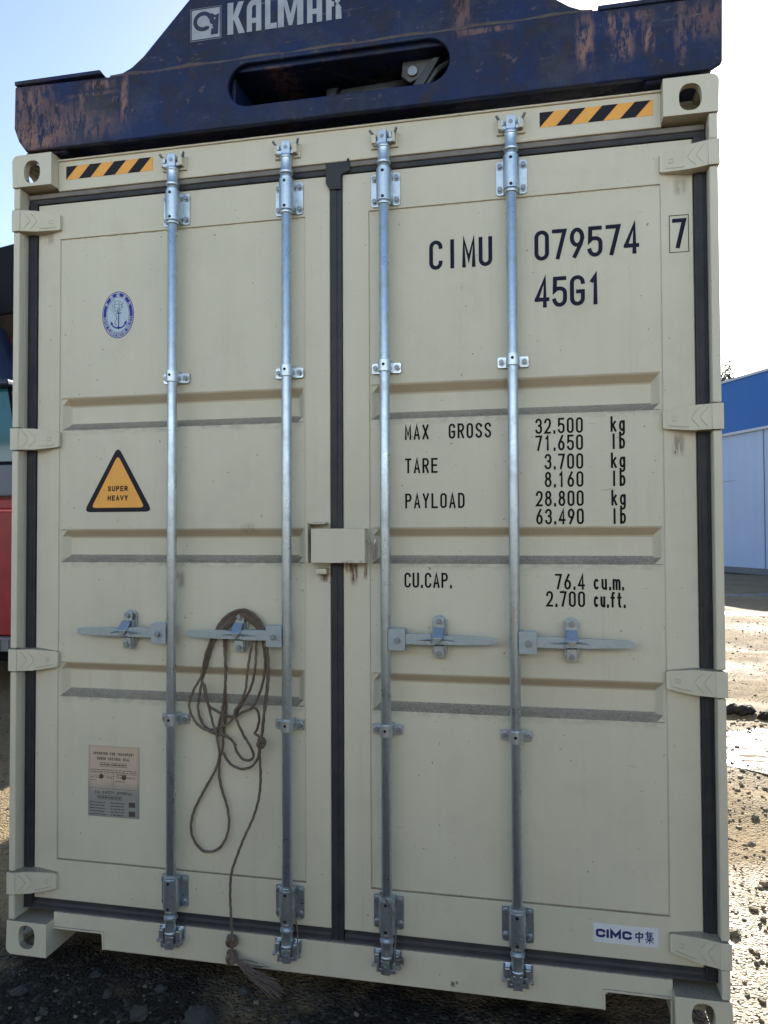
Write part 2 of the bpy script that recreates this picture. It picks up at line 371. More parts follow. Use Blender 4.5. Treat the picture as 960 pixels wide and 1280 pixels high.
# ------------------------------------------------------------------ stroke lettering
TOP = ell(.5, .80, .5, .20, 180, 0, 10); BOTR = ell(.5, .20, .5, .20, 0, -180, 10)
GL = {
 '0': [TOP+BOTR+[(0, .8)]], 'O': [TOP+BOTR+[(0, .8)]], 'I': [[(.5, 0), (.5, 1)]],
 '1': [[(.22, .83), (.5, 1), (.5, 0)]],
 '2': [ell(.5, .77, .5, .23, 180, 0, 10)+[(1, .66), (.85, .46), (0, 0), (1, 0)]],
 '3': [ell(.5, .78, .48, .22, 170, 0, 10)+[(.96, .7)]+ell(.55, .70, .4, .17, -20, -90, 5), [(.55, .53)]+ell(.55, .36, .45, .17, 90, 0, 5)[1:]+[(1, .24)]+ell(.5, .22, .5, .22, 0, -170, 10)],
 '4': [[(.76, 0), (.76, 1), (0, .24)], [(0, .24), (1.02, .24)]],
 '5': [[(.96, 1), (.08, 1), (.05, .55), (.25, .62)]+ell(.5, .44, .5, .18, 100, 0, 7)+ell(.5, .22, .5, .22, 0, -170, 10)],
 '6': [[(.72, 1), (.18, .56), (.02, .34)], ell(.5, .29, .48, .29, 0, 360, 18)],
 '7': [[(0, 1), (1, 1), (.36, 0)]],
 '8': [ell(.5, .77, .42, .23, 0, 360, 18), ell(.5, .27, .5, .27, 0, 360, 18)],
 '9': [[(.28, 0), (.82, .44), (.98, .66)], ell(.5, .71, .48, .29, 0, 360, 18)],
 'A': [[(0, 0), (.5, 1), (1, 0)], [(.17, .28), (.83, .28)]],
 'B': [[(0, 0), (0, 1), (.6, 1)]+ell(.6, .77, .35, .23, 90, -90, 8)+[(0, .54)], [(.6, .54)]+ell(.6, .27, .4, .27, 90, -90, 8)+[(0, 0)]],
 'C': [ell(.5, .80, .5, .20, 0, 180, 10)+ell(.5, .20, .5, .20, 180, 360, 10)],
 'D': [[(0, 0), (0, 1), (.5, 1)]+ell(.5, .72, .5, .28, 90, 0, 7)+ell(.5, .28, .5, .28, 0, -90, 7)+[(0, 0)]],
 'E': [[(1, 1), (0, 1), (0, 0), (1, 0)], [(0, .52), (.85, .52)]], 'F': [[(1, 1), (0, 1), (0, 0)], [(0, .52), (.8, .52)]],
 'G': [ell(.5, .80, .5, .20, 0, 180, 10)+ell(.5, .20, .5, .20, 180, 360, 10)+[(1, .46), (.55, .46)]],
 'H': [[(0, 0), (0, 1)], [(1, 0), (1, 1)], [(0, .52), (1, .52)]], 'K': [[(0, 0), (0, 1)], [(1, 1), (.08, .48)], [(.3, .60), (1, 0)]],
 'L': [[(0, 1), (0, 0), (1, 0)]], 'M': [[(0, 0), (0, 1), (.5, .25), (1, 1), (1, 0)]], 'N': [[(0, 0), (0, 1), (1, 0), (1, 1)]],
 'P': [[(0, 0), (0, 1), (.55, 1)]+ell(.55, .75, .45, .25, 90, -90, 9)+[(0, .5)]],
 'R': [[(0, 0), (0, 1), (.55, 1)]+ell(.55, .75, .45, .25, 90, -90, 9)+[(0, .5)], [(.5, .5), (1, 0)]],
 'S': [ell(.5, .78, .5, .22, 10, 180, 9)+[(.02, .70), (.25, .56), (.75, .44), (.98, .32)]+ell(.5, .22, .5, .22, 0, -170, 9)],
 'X': [[(0, 0), (1, 1)], [(0, 1), (1, 0)]], 'T': [[(0, 1), (1, 1)], [(.5, 1), (.5, 0)]], 'U': [[(0, 1)]+ell(.5, .20, .5, .20, 180, 360, 10)+[(1, 1)]],
 'V': [[(0, 1), (.5, 0), (1, 1)]], 'Y': [[(0, 1), (.5, .45), (1, 1)], [(.5, .45), (.5, 0)]],
 '.': [[(.5, -.03), (.5, .09)]],
 'k': [[(.05, 0), (.05, 1)], [(.85, .66), (.1, .28)], [(.35, .42), (.95, 0)]],
 'g': [ell(.5, .36, .45, .32, 0, 360, 16), [(.95, .68), (.95, -.1)]+ell(.5, -.1, .45, .2, 0, -170, 8)],
 'l': [[(.5, 0), (.5, 1)]], 'b': [[(.05, 1), (.05, 0)], ell(.5, .34, .45, .32, 0, 360, 16)],
 'c': [ell(.5, .34, .45, .32, 50, 310, 14)], 'u': [[(.05, .66)]+ell(.5, .22, .45, .2, 180, 360, 9)+[(.95, .66)], [(.95, .66), (.95, 0)]],
 'm': [[(0, 0), (0, .66)], [(0, .5)]+ell(.25, .5, .25, .16, 180, 0, 7)+[(.5, 0)], [(.5, .5)]+ell(.75, .5, .25, .16, 180, 0, 7)+[(1, 0)]],
 'f': [[(.4, 0), (.4, .8)]+ell(.68, .82, .28, .18, 180, 60, 5), [(.05, .64), (.8, .64)]], 't': [[(.4, .95), (.4, .15)]+ell(.65, .17, .25, .17, 180, 280, 5), [(.05, .66), (.85, .66)]],
}
LAY = [0]
def ribbon(mb, pts, w, fn, mi=0, cap=0):
    P = [Vector((p[0], p[1])) for p in pts]
    Q = [P[0]]
    for p in P[1:]:
        if (p-Q[-1]).length > 1e-5: Q.append(p)
    P = Q
    if len(P) < 2: return
    closed = (P[0]-P[-1]).length < 1e-4 and len(P) > 3
    if closed: P = P[:-1]
    if not closed and cap:
        P[0] = P[0]+(P[0]-P[1]).normalized()*w*cap; P[-1] = P[-1]+(P[-1]-P[-2]).normalized()*w*cap
    n = len(P); V = []
    LAY[0] += 1; off = 0.00002*(LAY[0] % 12)
    for i in range(n):
        a = P[(i-1) % n] if (closed or i) else None; b = P[(i+1) % n] if (closed or i < n-1) else None
        d0 = (P[i]-a).normalized() if a is not None else None; d1 = (b-P[i]).normalized() if b is not None else None
        if d0 is None: d0 = d1
        if d1 is None: d1 = d0
        n0 = Vector((-d0.y, d0.x)); n1 = Vector((-d1.y, d1.x)); m = n0+n1
        m = m.normalized() if m.length > 1e-4 else n0
        k = w/2/max(.38, m.dot(n0))
        V.append((P[i]+m*k, P[i]-m*k))
    vv = []
    for a, b in V: vv.append(fn(a.x, a.y, off)); vv.append(fn(b.x, b.y, off))
    F = [(2*i, 2*i+1, (2*i+3) % (2*n), (2*i+2) % (2*n)) for i in range(n if closed else n-1)]
    mb.add(vv, F, mi)
def write(mb, text, x, z, h, gw, adv, st, fn, mi=0, align='l', narrow=.5):
    """draws text on a plane; x = left edge of first glyph box (or right edge), z = baseline"""
    ad = [adv*(narrow if ch in '.' else (1.12 if ch == 'm' else 1)) for ch in text]
    tot = sum(ad)-(adv-gw)
    cx = x if align == 'l' else (x-tot if align == 'r' else x-tot/2)
    for ch, a in zip(text, ad):
        if ch != ' ' and ch in GL:
            g = gw*(.8 if ch in '.' else (1.35 if ch == 'm' else 1))
            gx = cx+(a-(adv-gw)-g)/2
            for pl in GL[ch]:
                ribbon(mb, [(gx+st/2+p[0]*(g-st), z+st/2+p[1]*(h-st)) for p in pl], st, fn, mi, .46)
        cx += a
def on(y): return lambda a, b, o: (a, y-o, b)

# ------------------------------------------------------------------ the shipping container
CW, CH, CL = 2.438, 2.896, 12.192
box_root = tag(empty('shipping_container', (CW/2, CL/2, 0)), 'cream high-cube steel shipping container seen at its closed double doors', 'shipping container')
def mirror(x, left): return x if left else CW-x
HZ = (.250, 1.048, 1.851, 2.655)

# body
for left in (True, False):
    b = MB(); prof = []; y = .20
    while y < CL-.2:
        prof += [(.012, y), (.012, y+.07), (.046, y+.138), (.046, y+.208)]; y += .276
    V = []
    for x, yy in prof: V += [(mirror(x, left), yy, .16), (mirror(x, left), yy, 2.79)]
    b.add(V, [(2*i, 2*i+2, 2*i+3, 2*i+1) for i in range(len(prof)-1)])
    build('side_wall', b, M_CREAM, box_root)
    b = MB(); x0, x1 = sorted((mirror(.008, left), mirror(.068, left)))
    b.box(x0, x1, .182, CL-.182, 2.788, 2.848); build('top_rail', b, M_CREAM, box_root, .006)
    b = MB(); b.box(x0, x1, .182, CL-.182, .03, .162); build('bottom_rail', b, M_CREAM, box_root, .006)
b = MB()
prof = []; y = .14
while y < CL-.16: prof += [(2.862, y), (2.862, y+.09), (2.846, y+.11), (2.846, y+.19)]; y += .209
V = []
for z, yy in prof: V += [(.07, yy, z), (CW-.07, yy, z)]
b.add(V, [(2*i, 2*i+1, 2*i+3, 2*i+2) for i in range(len(prof)-1)]); build('roof', b, M_CREAM, box_root)
b = MB(); b.box(.07, CW-.07, .12, CL-.1, .125, .15)
y = .45
while y < CL-.3: b.box(.07, CW-.07, y, y+.05, .03, .124); y += .36
build('floor', b, M_BROWN, box_root)
b = MB(); b.box(.10, CW-.10, CL-.08, CL-.03, .12, 2.80); build('rear_wall', b, M_CREAM, box_root)

# corner castings with their oval apertures
def casting(left, front, top):
    X = lambda x: mirror(x, left)
    Y = lambda y: y if front else CL-y
    z0 = 2.778 if top else 0.0; r = .024
    P = []
    oz = .118 if top else 0
    arc = ell(r, .118-r, r, r, 180, 90, 6) if top else ell(r, r, r, r, 180, 270, 6)
    if top: P = arc+[(.162, .118), (.162, 0), (.003, 0)]
    else: P = arc+[(.162, 0), (.162, .118), (.003, .118)]
    b = MB(); b.prism(P, lambda p, t: (X(p[0]), Y(t), z0+p[1]), 0, .178)
    o = build('corner_casting', b, M_CREAM, box_root)
    cz = z0+(.053 if top else .065)
    cs = []
    c = MB(); c.prism([(.083+.033*math.copysign(abs(math.cos(t))**.8, math.cos(t)), cz+.0415*math.copysign(abs(math.sin(t))**.8, math.sin(t))) for t in [2*math.pi*k/28 for k in range(28)]],
                      lambda p, t: (X(p[0]), Y(t), p[1]), -.02, .04); cs.append(build('aperture', c, M_CREAM))
    c = MB(); c.box(*sorted((X(.026), X(.136))), *sorted((Y(.028), Y(.15))), z0+.014, z0+.104); cs.append(build('cavity', c, M_CREAM))
    c = MB(); c.prism([(.089+.04*math.cos(2*math.pi*k/24), cz+.034*math.sin(2*math.pi*k/24)) for k in range(24)], lambda p, t: (X(t), Y(p[0]), p[1]), -.02, .04); cs.append(build('side_aperture', c, M_CREAM))
    c = MB(); c.box(*sorted((X(.05), X(.113))), *sorted((Y(.03), Y(.148))), z0+(.09 if top else -.02), z0+(.14 if top else .03)); cs.append(build('lock_aperture', c, M_CREAM))
    WL['corner_casting'] = WL[o.name]
    boolean(o, cs)
    md = o.modifiers.new('edge_softening', 'BEVEL'); md.width = .003; md.segments = 2; md.limit_method = 'ANGLE'; md.angle_limit = R(50)
    return o
for left in (True, False):
    for top in (True, False):
        for front in (True, False): casting(left, front, top)

# corner posts (notched where the hinges sit) and rear posts
for left in (True, False):
    b = MB(); cuts = [.120]
    for h in HZ: cuts += [h-.042, h+.042]
    cuts.append(2.776)
    for i in range(0, len(cuts), 2):
        b.box(*sorted((mirror(.006, left), mirror(.031, left))), .003, .032, cuts[i], cuts[i+1])
    b.box(*sorted((mirror(.009, left), mirror(.0295, left))), .0325, .17, .118, 2.778)
    b.box(*sorted((mirror(.0297, left), mirror(.075, left))), .115, .168, .119, 2.777)
    build('corner_post', b, M_CREAM, box_root, .004)
    b = MB(); b.box(*sorted((mirror(.006, left), mirror(.10, left))), CL-.15, CL-.004, .118, 2.778); build('corner_post', b, M_CREAM, box_root, .004)

# header and sill
b = MB(); b.box(.162, CW-.162, .043, .135, 2.768, 2.886); b.box(.162, CW-.162, .036, .043, 2.8765, 2.8845)
hdr = build('door_header', b, M_CREAM, box_root, .003)
b = MB()
b.xz([(.162, .084), (.345, .084), (.357, .074), (.357, .028), (2.078, .028), (2.078, .074), (2.090, .084), (2.276, .084), (2.276, .143), (.162, .143)], .043, .075)
b.box(.162, CW-.162, .075, .17, .118, .142)
for xa, xb in ((.162, .357), (2.078, 2.276)):           # pressed rims round the fork notches
    b.box(xa, xb, .039, .0435, .084, .0925)
b.box(.357, .364, .039, .0435, .029, .0925); b.box(2.071, 2.078, .039, .0435, .029, .0925); b.box(2.268, 2.275, .039, .0435, .004, .084)
build('door_sill', b, M_CREAM, box_root, .0025)

# hazard strips on the header
for x0 in (.195, 1.904):
    b = MB(); x1, z0, z1 = x0+.348, 2.808, 2.857
    b.flat([(x0, z0), (x1, z0), (x1, z1), (x0, z1)], .0422, 0)
    w, sl = .052, .046
    def clip(poly, f, keep):
        out = []
        for i in range(len(poly)):
            p, q = poly[i-1], poly[i]; a, c = f(p)*keep, f(q)*keep
            if (a >= 0) != (c >= 0):
                t = a/(a-c); out.append((p[0]+(q[0]-p[0])*t, p[1]+(q[1]-p[1])*t))
            if c >= 0: out.append(q)
        return out
    for k in range(0, 5):
        a = x0-.0475+k*.0985; w = .0475
        poly = [(a, z0), (a+w, z0), (a+w+sl, z1), (a+sl, z1)]
        poly = clip(poly, lambda p: p[0]-x0, 1); poly = clip(poly, lambda p: p[0]-x1, -1) if poly else poly
        if len(poly) > 2: b.flat(poly, .0418, 1)
    o = build('hazard_strip', b, [M_AMBER, M_BLACKV], hdr)

# doors
PZ0, PZ1, DZ0, DZ1 = .322, 2.597, .177, 2.732
TR = [(.912, 1.038), (1.401, 1.522), (1.885, 2.006)]
def door(x0, x1, p0, p1, label):
    xs = [(x0, 'e'), (x0+.004, 'f'), (p0, 'f'), (p0+.002, 'g'), (p0+.005, 'p'), (p0+.011, 'q'), (p0+.030, 't'), (p0+.034, 'u'), (p1-.034, 'u'), (p1-.030, 't'), (p1-.011, 'q'), (p1-.005, 'p'), (p1-.002, 'g'), (p1, 'f'), (x1-.004, 'f'), (x1, 'e')]
    zs = [(DZ0, 'e'), (DZ0+.004, 'f'), (PZ0, 'f'), (PZ0+.002, 'g'), (PZ0+.005, 'p')]
    for d, a in TR: zs += [(d, 'p'), (d+.003, .12), (d+.022, .88), (d+.027, 1.), (a-.034, 1.), (a-.028, .9), (a-.006, .12), (a, 'p')]
    zs += [(PZ1-.005, 'p'), (PZ1-.002, 'g'), (PZ1, 'f'), (DZ1-.004, 'f'), (DZ1, 'e')]
    D = {'e': .066, 'f': .060, 'g': .0654, 'p': .0645}
    XF = {'p': 0, 'q': .12, 't': .9, 'u': 1}
    V = []; F = []; nx = len(xs)
    for z, tz in zs:
        for x, tx in xs:
            if tx == 'e' or tz == 'e': y = D['e']
            elif tx == 'f' or tz == 'f': y = D['f']
            elif tx == 'g' or tz == 'g': y = D['g'] if z > .4 else .0672
            else:
                y = D['p']
                if not isinstance(tz, str): y += .029*min(tz, XF[tx])
            V.append((x, y, z))
    for j in range(len(zs)-1):
        for i in range(nx-1):
            q = (j*nx+i, j*nx+i+1, (j+1)*nx+i+1, (j+1)*nx+i)
            F += [(q[0], q[1], q[2]), (q[0], q[2], q[3])] if (i+j) % 2 else [(q[0], q[1], q[3]), (q[1], q[2], q[3])]
    b = MB(); b.add(V, F)
    ring = [i for i in range(nx)]+[j*nx+nx-1 for j in range(1, len(zs))]+[(len(zs)-1)*nx+i for i in range(nx-2, -1, -1)]+[j*nx for j in range(len(zs)-2, 0, -1)]
    base = [V[i] for i in ring]; n = len(base)
    b.add(base+[(p[0], .112, p[2]) for p in base], [(i, (i+1) % n, n+(i+1) % n, n+i) for i in range(n)]+[list(range(n, 2*n))])
    return tag(build('door', b, M_CREAM, box_root), label)
doorL = door(.067, 1.199, .159, 1.108, 'left door with emblem, warning triangle and data plate')
doorR = door(1.239, 2.371, 1.332, 2.274, 'right door with the painted container number and weights')

# rubber seals
M_RUBD = plain('dusty_door_rubber', (.20, .187, .168), .7, 0, .3, 9)
def seal(x0, x1, dr):
    left = dr is doorL
    b = MB(); b.box(x0, x1, .0545, .11, 2.7315, 2.7495); build('top_seal', b, M_RUB, dr, .003)
    b = MB(); b.box(x0+.002, x1-.002, .049, .11, 2.7497, 2.7675); tag(build('top_seal', b, M_RUBD, dr, .003), 'dusty grey lip of the top seal')
    b = MB(); b.yz([(.050, .1440), (.056, .1475), (.0575, .158), (.066, .163), (.068, .1765), (.11, .1765), (.11, .1440)] if True else [], x0, x1); build('bottom_seal', b, M_RUB, dr)
    xa, xb = sorted((mirror(.0315, left), mirror(.0668, left)))
    b = MB(); b.box(xa, xb, .053, .11, .144, 2.7312)
    xm, xn = sorted((mirror(.040, left), mirror(.058, left))); b.box(xm, xn, .0505, .0532, .150, 2.725)
    build('side_seal', b, M_RUB, dr, .002)
seal(.0315, 1.197, doorL); seal(1.243, CW-.0315, doorR)
b = MB(); b.box(1.1985, 1.2395, .0555, .11, .1462, 2.7305); b.box(1.203, 1.222, .0525, .056, .150, 2.70)
b.xz([(1.186, 2.700), (1.199, 2.676), (1.2385, 2.676), (1.2385, 2.722), (1.247, 2.7305), (1.272, 2.735), (1.272, 2.768), (1.245, 2.776), (1.186, 2.768)], .0455, .054)
b.sphere((1.266, .046, 2.772), .006)
build('centre_seal', b, M_RUB, doorR, .002)

# hinges
def hinge(left, z):
    X = lambda x: mirror(x, left); b = MB()
    b.box(*sorted((X(.0015), X(.034))), -.0015, .05, z-.039, z+.039)
    P = [(.030, -.0385), (.085, -.0385), (.160, -.029), (.168, -.026), (.168, .026), (.160, .029), (.085, .0385), (.030, .0385)]
    yf = lambda x: .0005 if x < .04 else (.018 if x < .1 else .046)
    n = len(P)
    V = [(X(p[0]), yf(p[0]), z+p[1]) for p in P]+[(X(p[0]), .0598, z+p[1]) for p in P]
    F = [(0, 1, 6, 7), (1, 2, 5, 6), (2, 3, 4, 5), list(range(n, 2*n))]+[(i, (i+1) % n, n+(i+1) % n, n+i) for i in range(n)]
    b.add(V, F)
    def surf(x, zz, o):
        t = (x-.030)/.055 if x < .085 else 1+(x-.085)/.075
        y = .0005+.0175*t if t < 1 else .018+.028*(t-1)
        return (X(x), y-.0004, z+zz)
    rib = lambda L, r: b.tube([surf(p[0], p[1], 0) for p in L], r, 6)
    for k in (0, .024): rib([(.044+k, -.030), (.062+k, -.008), (.066+k, 0), (.062+k, .008), (.044+k, .030)], .0013)
    rib([(.098, -.027), (.125, -.024), (.152, -.019)], .0016); rib([(.130, -.006), (.142, -.006), (.142, .006), (.130, .006), (.130, -.006)], .0013)
    return build('hinge', b, M_CREAM, doorL if left else doorR, .0022)
for left in (True, False):
    for z in HZ: hinge(left, z)

# locking gear
RY, RR = .024, .017
def bolt(b, x, z, y=.052, r=.0085, mi=1):
    b.cyl((x, y, z), (x, y-.0022, z), r*1.35, 14, 0)
    b.cyl((x, y-.0022, z), (x, y-.009, z), r, 6, mi)
def lock_gear(dr, xr, s, tweak):
    ang = tweak
    # rod with its two cam heads
    b = MB(); b.cyl((xr, RY, .150), (xr, RY, 2.79), RR, 20)
    for zt, d in ((2.734, 1), (.184, -1)):
        b.lathe([(.0, 0), (.0235, 0), (.0235, .010*d), (.0195, .012*d), (.0195, .052*d), (.0215, .054*d), (.0215, .064*d), (0, .066*d)], (xr, RY, zt))
        z0, z1 = sorted((zt+.064*d, zt+.108*d))
        c, sn = math.cos(ang), math.sin(ang)
        def rot(x, y): return (xr+x*c-y*sn, RY+x*sn+y*c)
        for (ax, bx, ay, by, za, zb) in ((-.0145, .0145, -.019, .012, z0, z1), (-.033, -.0148, -.010, .006, z0+.002, z0+.014), (.0148, .033, -.010, .006, z0+.004, z0+.016), (-.031, -.023, -.014, .010, z0+.014, z1-.012), (.023, .031, -.014, .010, z0+.016, z1-.006)):
            b.hexa([(*rot(ax, ay), za), (*rot(bx, ay), za), (*rot(bx, by), za), (*rot(ax, by), za), (*rot(ax, ay), zb), (*rot(bx, ay), zb), (*rot(bx, by), zb), (*rot(ax, by), zb)])
        b.cyl((*rot(0, -.0185), (z0+z1)/2), (*rot(0, -.0205), (z0+z1)/2), .007, 12, 1)
    build('locking_rod', b, [M_GALV, M_BOLT], dr, .0018)
    # keepers welded on the header and the sill
    for zt, d in ((2.806, 1), (.112, -1)):
        for sx in (-1, 1):
            b = MB()
            b.box(*sorted((xr+sx*.024, xr+sx*.040)), .012, .044, zt-.004, zt+.026)
            b.box(*sorted((xr+sx*.020, xr+sx*.046)), .034, .0435, zt-.012, zt+.034)
            b.cyl((xr+sx*.034, .030, zt+.013+d*.013), (xr+sx*.046, .012, zt+.013+d*.028), .005, 8, 1)
            build('cam_keeper', b, [M_CREAM if d > 0 else M_GALV, M_BOLT], box_root, .002)
    # long guide brackets
    for za, zb in ((2.604, 2.716), (.202, .314)):
        b = MB(); zm = (za+zb)/2
        b.xz(rrect(xr-.050, xr-.018, za, zb, .010), .0535, .0595); b.xz(rrect(xr+.018, xr+.050, za, zb, .010), .0535, .0595)
        P = [(xr-.026, .0595), (xr-.026, .026)]+[(xr+.026*math.cos(R(t)), RY+.002+.026*math.sin(R(t))) for t in range(190, 351, 16)]+[(xr+.026, .026), (xr+.026, .0595)]
        b.prism(P, lambda p, t: (p[0], p[1], t), za+.004, zb-.001)
        b.lathe([(0, 0), (.0215, 0), (.0215, -.010), (.018, -.011)], (xr, RY, za+.003)); b.lathe([(0, 0), (.0215, 0), (.0215, .008), (.018, .009)], (xr, RY, zb-.001))
        for dx in (-.038, .038):
            for dz in (-.038, .038): bolt(b, xr+dx, zm+dz)
        for dz in (-.043, .043): b.cyl((xr, .0012, zm+dz), (xr, -.0004, zm+dz), .0055, 12, 2)
        build('guide_bracket', b, [M_GALV, M_BOLT, M_DARK], dr, .002)
    # short straps
    for zm in (2.056, .856):
        b = MB()
        b.xz(rrect(xr-.050, xr-.019, zm-.019, zm+.017, .006), .0535, .0595); b.xz(rrect(xr+.019, xr+.050, zm-.019, zm+.017, .006), .0535, .0595)
        P = [(xr-.0215, .0595), (xr-.0215, .026)]+[(xr+.0215*math.cos(R(t)), RY+.0215*math.sin(R(t))) for t in range(185, 356, 15)]+[(xr+.0215, .026), (xr+.0215, .0595)]
        b.prism(P, lambda p, t: (p[0], p[1], t), zm-.019, zm+.021)
        for dx in (-.037, .037): bolt(b, xr+dx, zm-.001)
        b.cyl((xr, .0030, zm+.003), (xr, .0008, zm+.003), .005, 12, 2)
        build('rod_bracket', b, [M_GALV, M_BOLT, M_DARK], dr, .0015)
    # handle
    zh = 1.158; X = lambda d: xr+s*d
    b = MB()
    x0, x1 = sorted((X(.012), X(.068)))
    b.xz(rrect(x0, x1, zh-.037, zh+.034, .004), .004, .011); b.xz(rrect(x0, x1, zh-.037, zh+.034, .004), .034, .041)
    b.cyl((X(.042), .0045, zh-.002), (X(.042), -.006, zh-.002), .0095, 8, 1); b.cyl((X(.042), .0042, zh-.002), (X(.042), .002, zh-.002), .014, 16)
    # bar: flat at the hub, ridged in the middle, thin spread grip at the end
    sec = [(.055, .017, .012, .030), (.150, .018, .013, .031), (.158, .015, .006, .026), (.205, .014, .006, .026), (.225, .0155, .010, .024), (.345, .0125, .013, .020), (.362, .008, .014, .0195)]
    dz = lambda d: -.002-.010*max(0, d-.06)*s*0
    for i in range(len(sec)-1):
        a, c = sec[i], sec[i+1]
        P = []
        for (d, h, ya, yb) in (a, c): P.append([(X(d), ya, zh-h), (X(d), yb, zh-h), (X(d), yb, zh+h), (X(d), ya, zh+h)])
        b.add(P[0]+P[1], [(0, 1, 5, 4), (1, 2, 6, 5), (2, 3, 7, 6), (3, 0, 4, 7)]+([(0, 3, 2, 1)] if i == 0 else [])+([(4, 5, 6, 7)] if i == len(sec)-2 else []))
    b.hexa([(X(.10), .013, zh-.004), (X(.235), .010, zh-.004), (X(.235), .012, zh-.001), (X(.10), .015, zh-.001), (X(.16), -.001, zh+.003), (X(.20), -.001, zh+.003), (X(.20), .006, zh+.006), (X(.16), .006, zh+.006)])
    for k in range(7): b.box(*sorted((X(.24+k*.012), X(.247+k*.012))), .0135-.0005*k*0, .0155, zh-.011, zh-.003)
    build('door_handle', b, [M_HAND, M_BOLT], dr, .0012)
    # retainer with its hinged catch
    xc = X(.175); b = MB()
    b.xz([(xc+p[0], zh+p[1]) for p in ell(0, .052, .0245, .0245, 0, 180, 10)+ell(0, -.040, .0245, .0245, 180, 360, 10)], .0535, .0595)
    for sx in (-1, 1): b.box(*sorted((xc+sx*.016, xc+sx*.0195)), .034, .054, zh-.045, zh+.040)
    b.box(xc-.0155, xc+.0155, .030, .054, zh-.060, zh-.021)
    b.xz(rrect(xc-.0165, xc+.0165, zh+.018, zh+.068, .009), .036, .0405)
    b.hexa([(xc-.018, .022, zh-.006), (xc+.018, .022, zh-.006), (xc+.018, .026, zh-.004), (xc-.018, .026, zh-.004), (xc-.0185, -.004, zh+.008), (xc+.0185, -.004, zh+.008), (xc+.0185, .001, zh+.010), (xc-.0185, .001, zh+.010)])
    b.hexa([(xc-.0185, -.004, zh+.008), (xc+.0185, -.004, zh+.008), (xc+.0185, .001, zh+.010), (xc-.0185, .001, zh+.010), (xc-.0165, .024, zh+.038), (xc+.0165, .024, zh+.038), (xc+.0165, .030, zh+.038), (xc-.0165, .030, zh+.038)])
    b.add([(xc-.0185, -.0045, zh+.0085), (xc+.0185, -.0045, zh+.0085), (xc, -.003, zh-.014), (xc-.017, .000, zh+.0085), (xc+.017, .000, zh+.0085), (xc, .001, zh-.012)], [(0, 1, 2), (5, 4, 3), (0, 2, 5, 3), (1, 4, 5, 2), (0, 3, 4, 1)])
    bolt(b, xc, zh+.058, .036, .0095); bolt(b, xc, zh-.044, .030, .009)
    build('handle_retainer', b, [M_CATCH, M_BOLT], dr, .0012)
ROD = (.630, 1.0525, 1.3935, 1.8125)
lock_gear(doorL, ROD[0], -1, .10); lock_gear(doorL, ROD[1], -1, .16); lock_gear(doorR, ROD[2], 1, -.14); lock_gear(doorR, ROD[3], 1, .04)

# lock box over the centre seal
b = MB(); x0, x1, z0, z1 = 1.1455, 1.329, 1.405, 1.519
b.box(x0, x1, .0, .004, z0, z1); b.box(x0, x1, .0042, .058, z1-.004, z1-.0002); b.box(x1-.004, x1-.0002, .0042, .058, z0, z1-.0042)
b.tube([(1.331, .03, 1.488), (1.338, .026, 1.480), (1.342, .024, 1.470), (1.350, .022, 1.465), (1.358, .022, 1.469), (1.361, .022, 1.484)], .0035, 8)
build('lock_box', b, M_CREAM, doorR, .002)
b = MB(); b.box(1.126, 1.1325, .004, .0595, 1.404, 1.540); b.box(1.1327, 1.190, .012, .0595, 1.5335, 1.540); b.box(1.155, 1.192, .022, .0595, 1.366, 1.386)
build('lock_box_guard', b, M_CREAM, doorL, .002)

# painted lettering
f = on(.0636); f2 = on(.0592)
def line(name, text, x, z, h, gw, adv, st, fn, ink, align='l'):
    b = MB(); write(b, text, x, z, h, gw, adv, st, fn, 0, align); return build(name, b, ink, doorR)
big = dict(h=.0985, gw=.0465, adv=.0556, st=.0128, fn=f, ink=M_INK)
line('owner_code', 'CIMU', 1.539, 2.379, **dict(big, gw=.0445, adv=.0548)); line('serial_number', '079574', 1.8835, 2.383, **big); line('type_code', '45G1', 1.883, 2.229, **big)
b = MB(); write(b, '7', 2.306, 2.388, .0940, .0425, .05, .0128, f2)
ribbon(b, [(2.2985, 2.376), (2.3545, 2.376), (2.3545, 2.492), (2.2985, 2.492), (2.2985, 2.376)], .0022, f2)
build('check_digit', b, M_INK, doorR)
g = dict(h=.0500, gw=.0218, adv=.0294, st=.0065, fn=f, ink=M_INK2)
for tx, x, z, av in (('MAX', 1.4535, 1.8135, .0294), ('GROSS', 1.6005, 1.8135, .0294), ('TARE', 1.4535, 1.7015, .0294), ('PAYLOAD', 1.4535, 1.5845, .0294), ('CU.CAP.', 1.4495, 1.3215, .0275)): line('weight_heading', tx, x, z, **dict(g, adv=av))
g2 = dict(g, align='r', adv=.0283); g3 = dict(g, adv=.0255, gw=.0195)
for tx, un, z in (('32.500', 'kg', 1.8205), ('71.650', 'lb', 1.7655), ('3.700', 'kg', 1.7055), ('8.160', 'lb', 1.6480), ('28.800', 'kg', 1.5870), ('63.490', 'lb', 1.5290)):
    line('weight_figure', tx, 2.030, z, **g2); line('weight_unit', un, 2.114, z, **g3)
for tx, un, z in (('76.4', 'cu.m.', 1.3210), ('2.700', 'cu.ft.', 1.2660)):
    line('volume_figure', tx, 2.031, z, **g2); line('volume_unit', un, 2.057, z, **dict(g3, adv=.0240 if 'm' in un else .0203, gw=.0180 if 'm' in un else .0160))

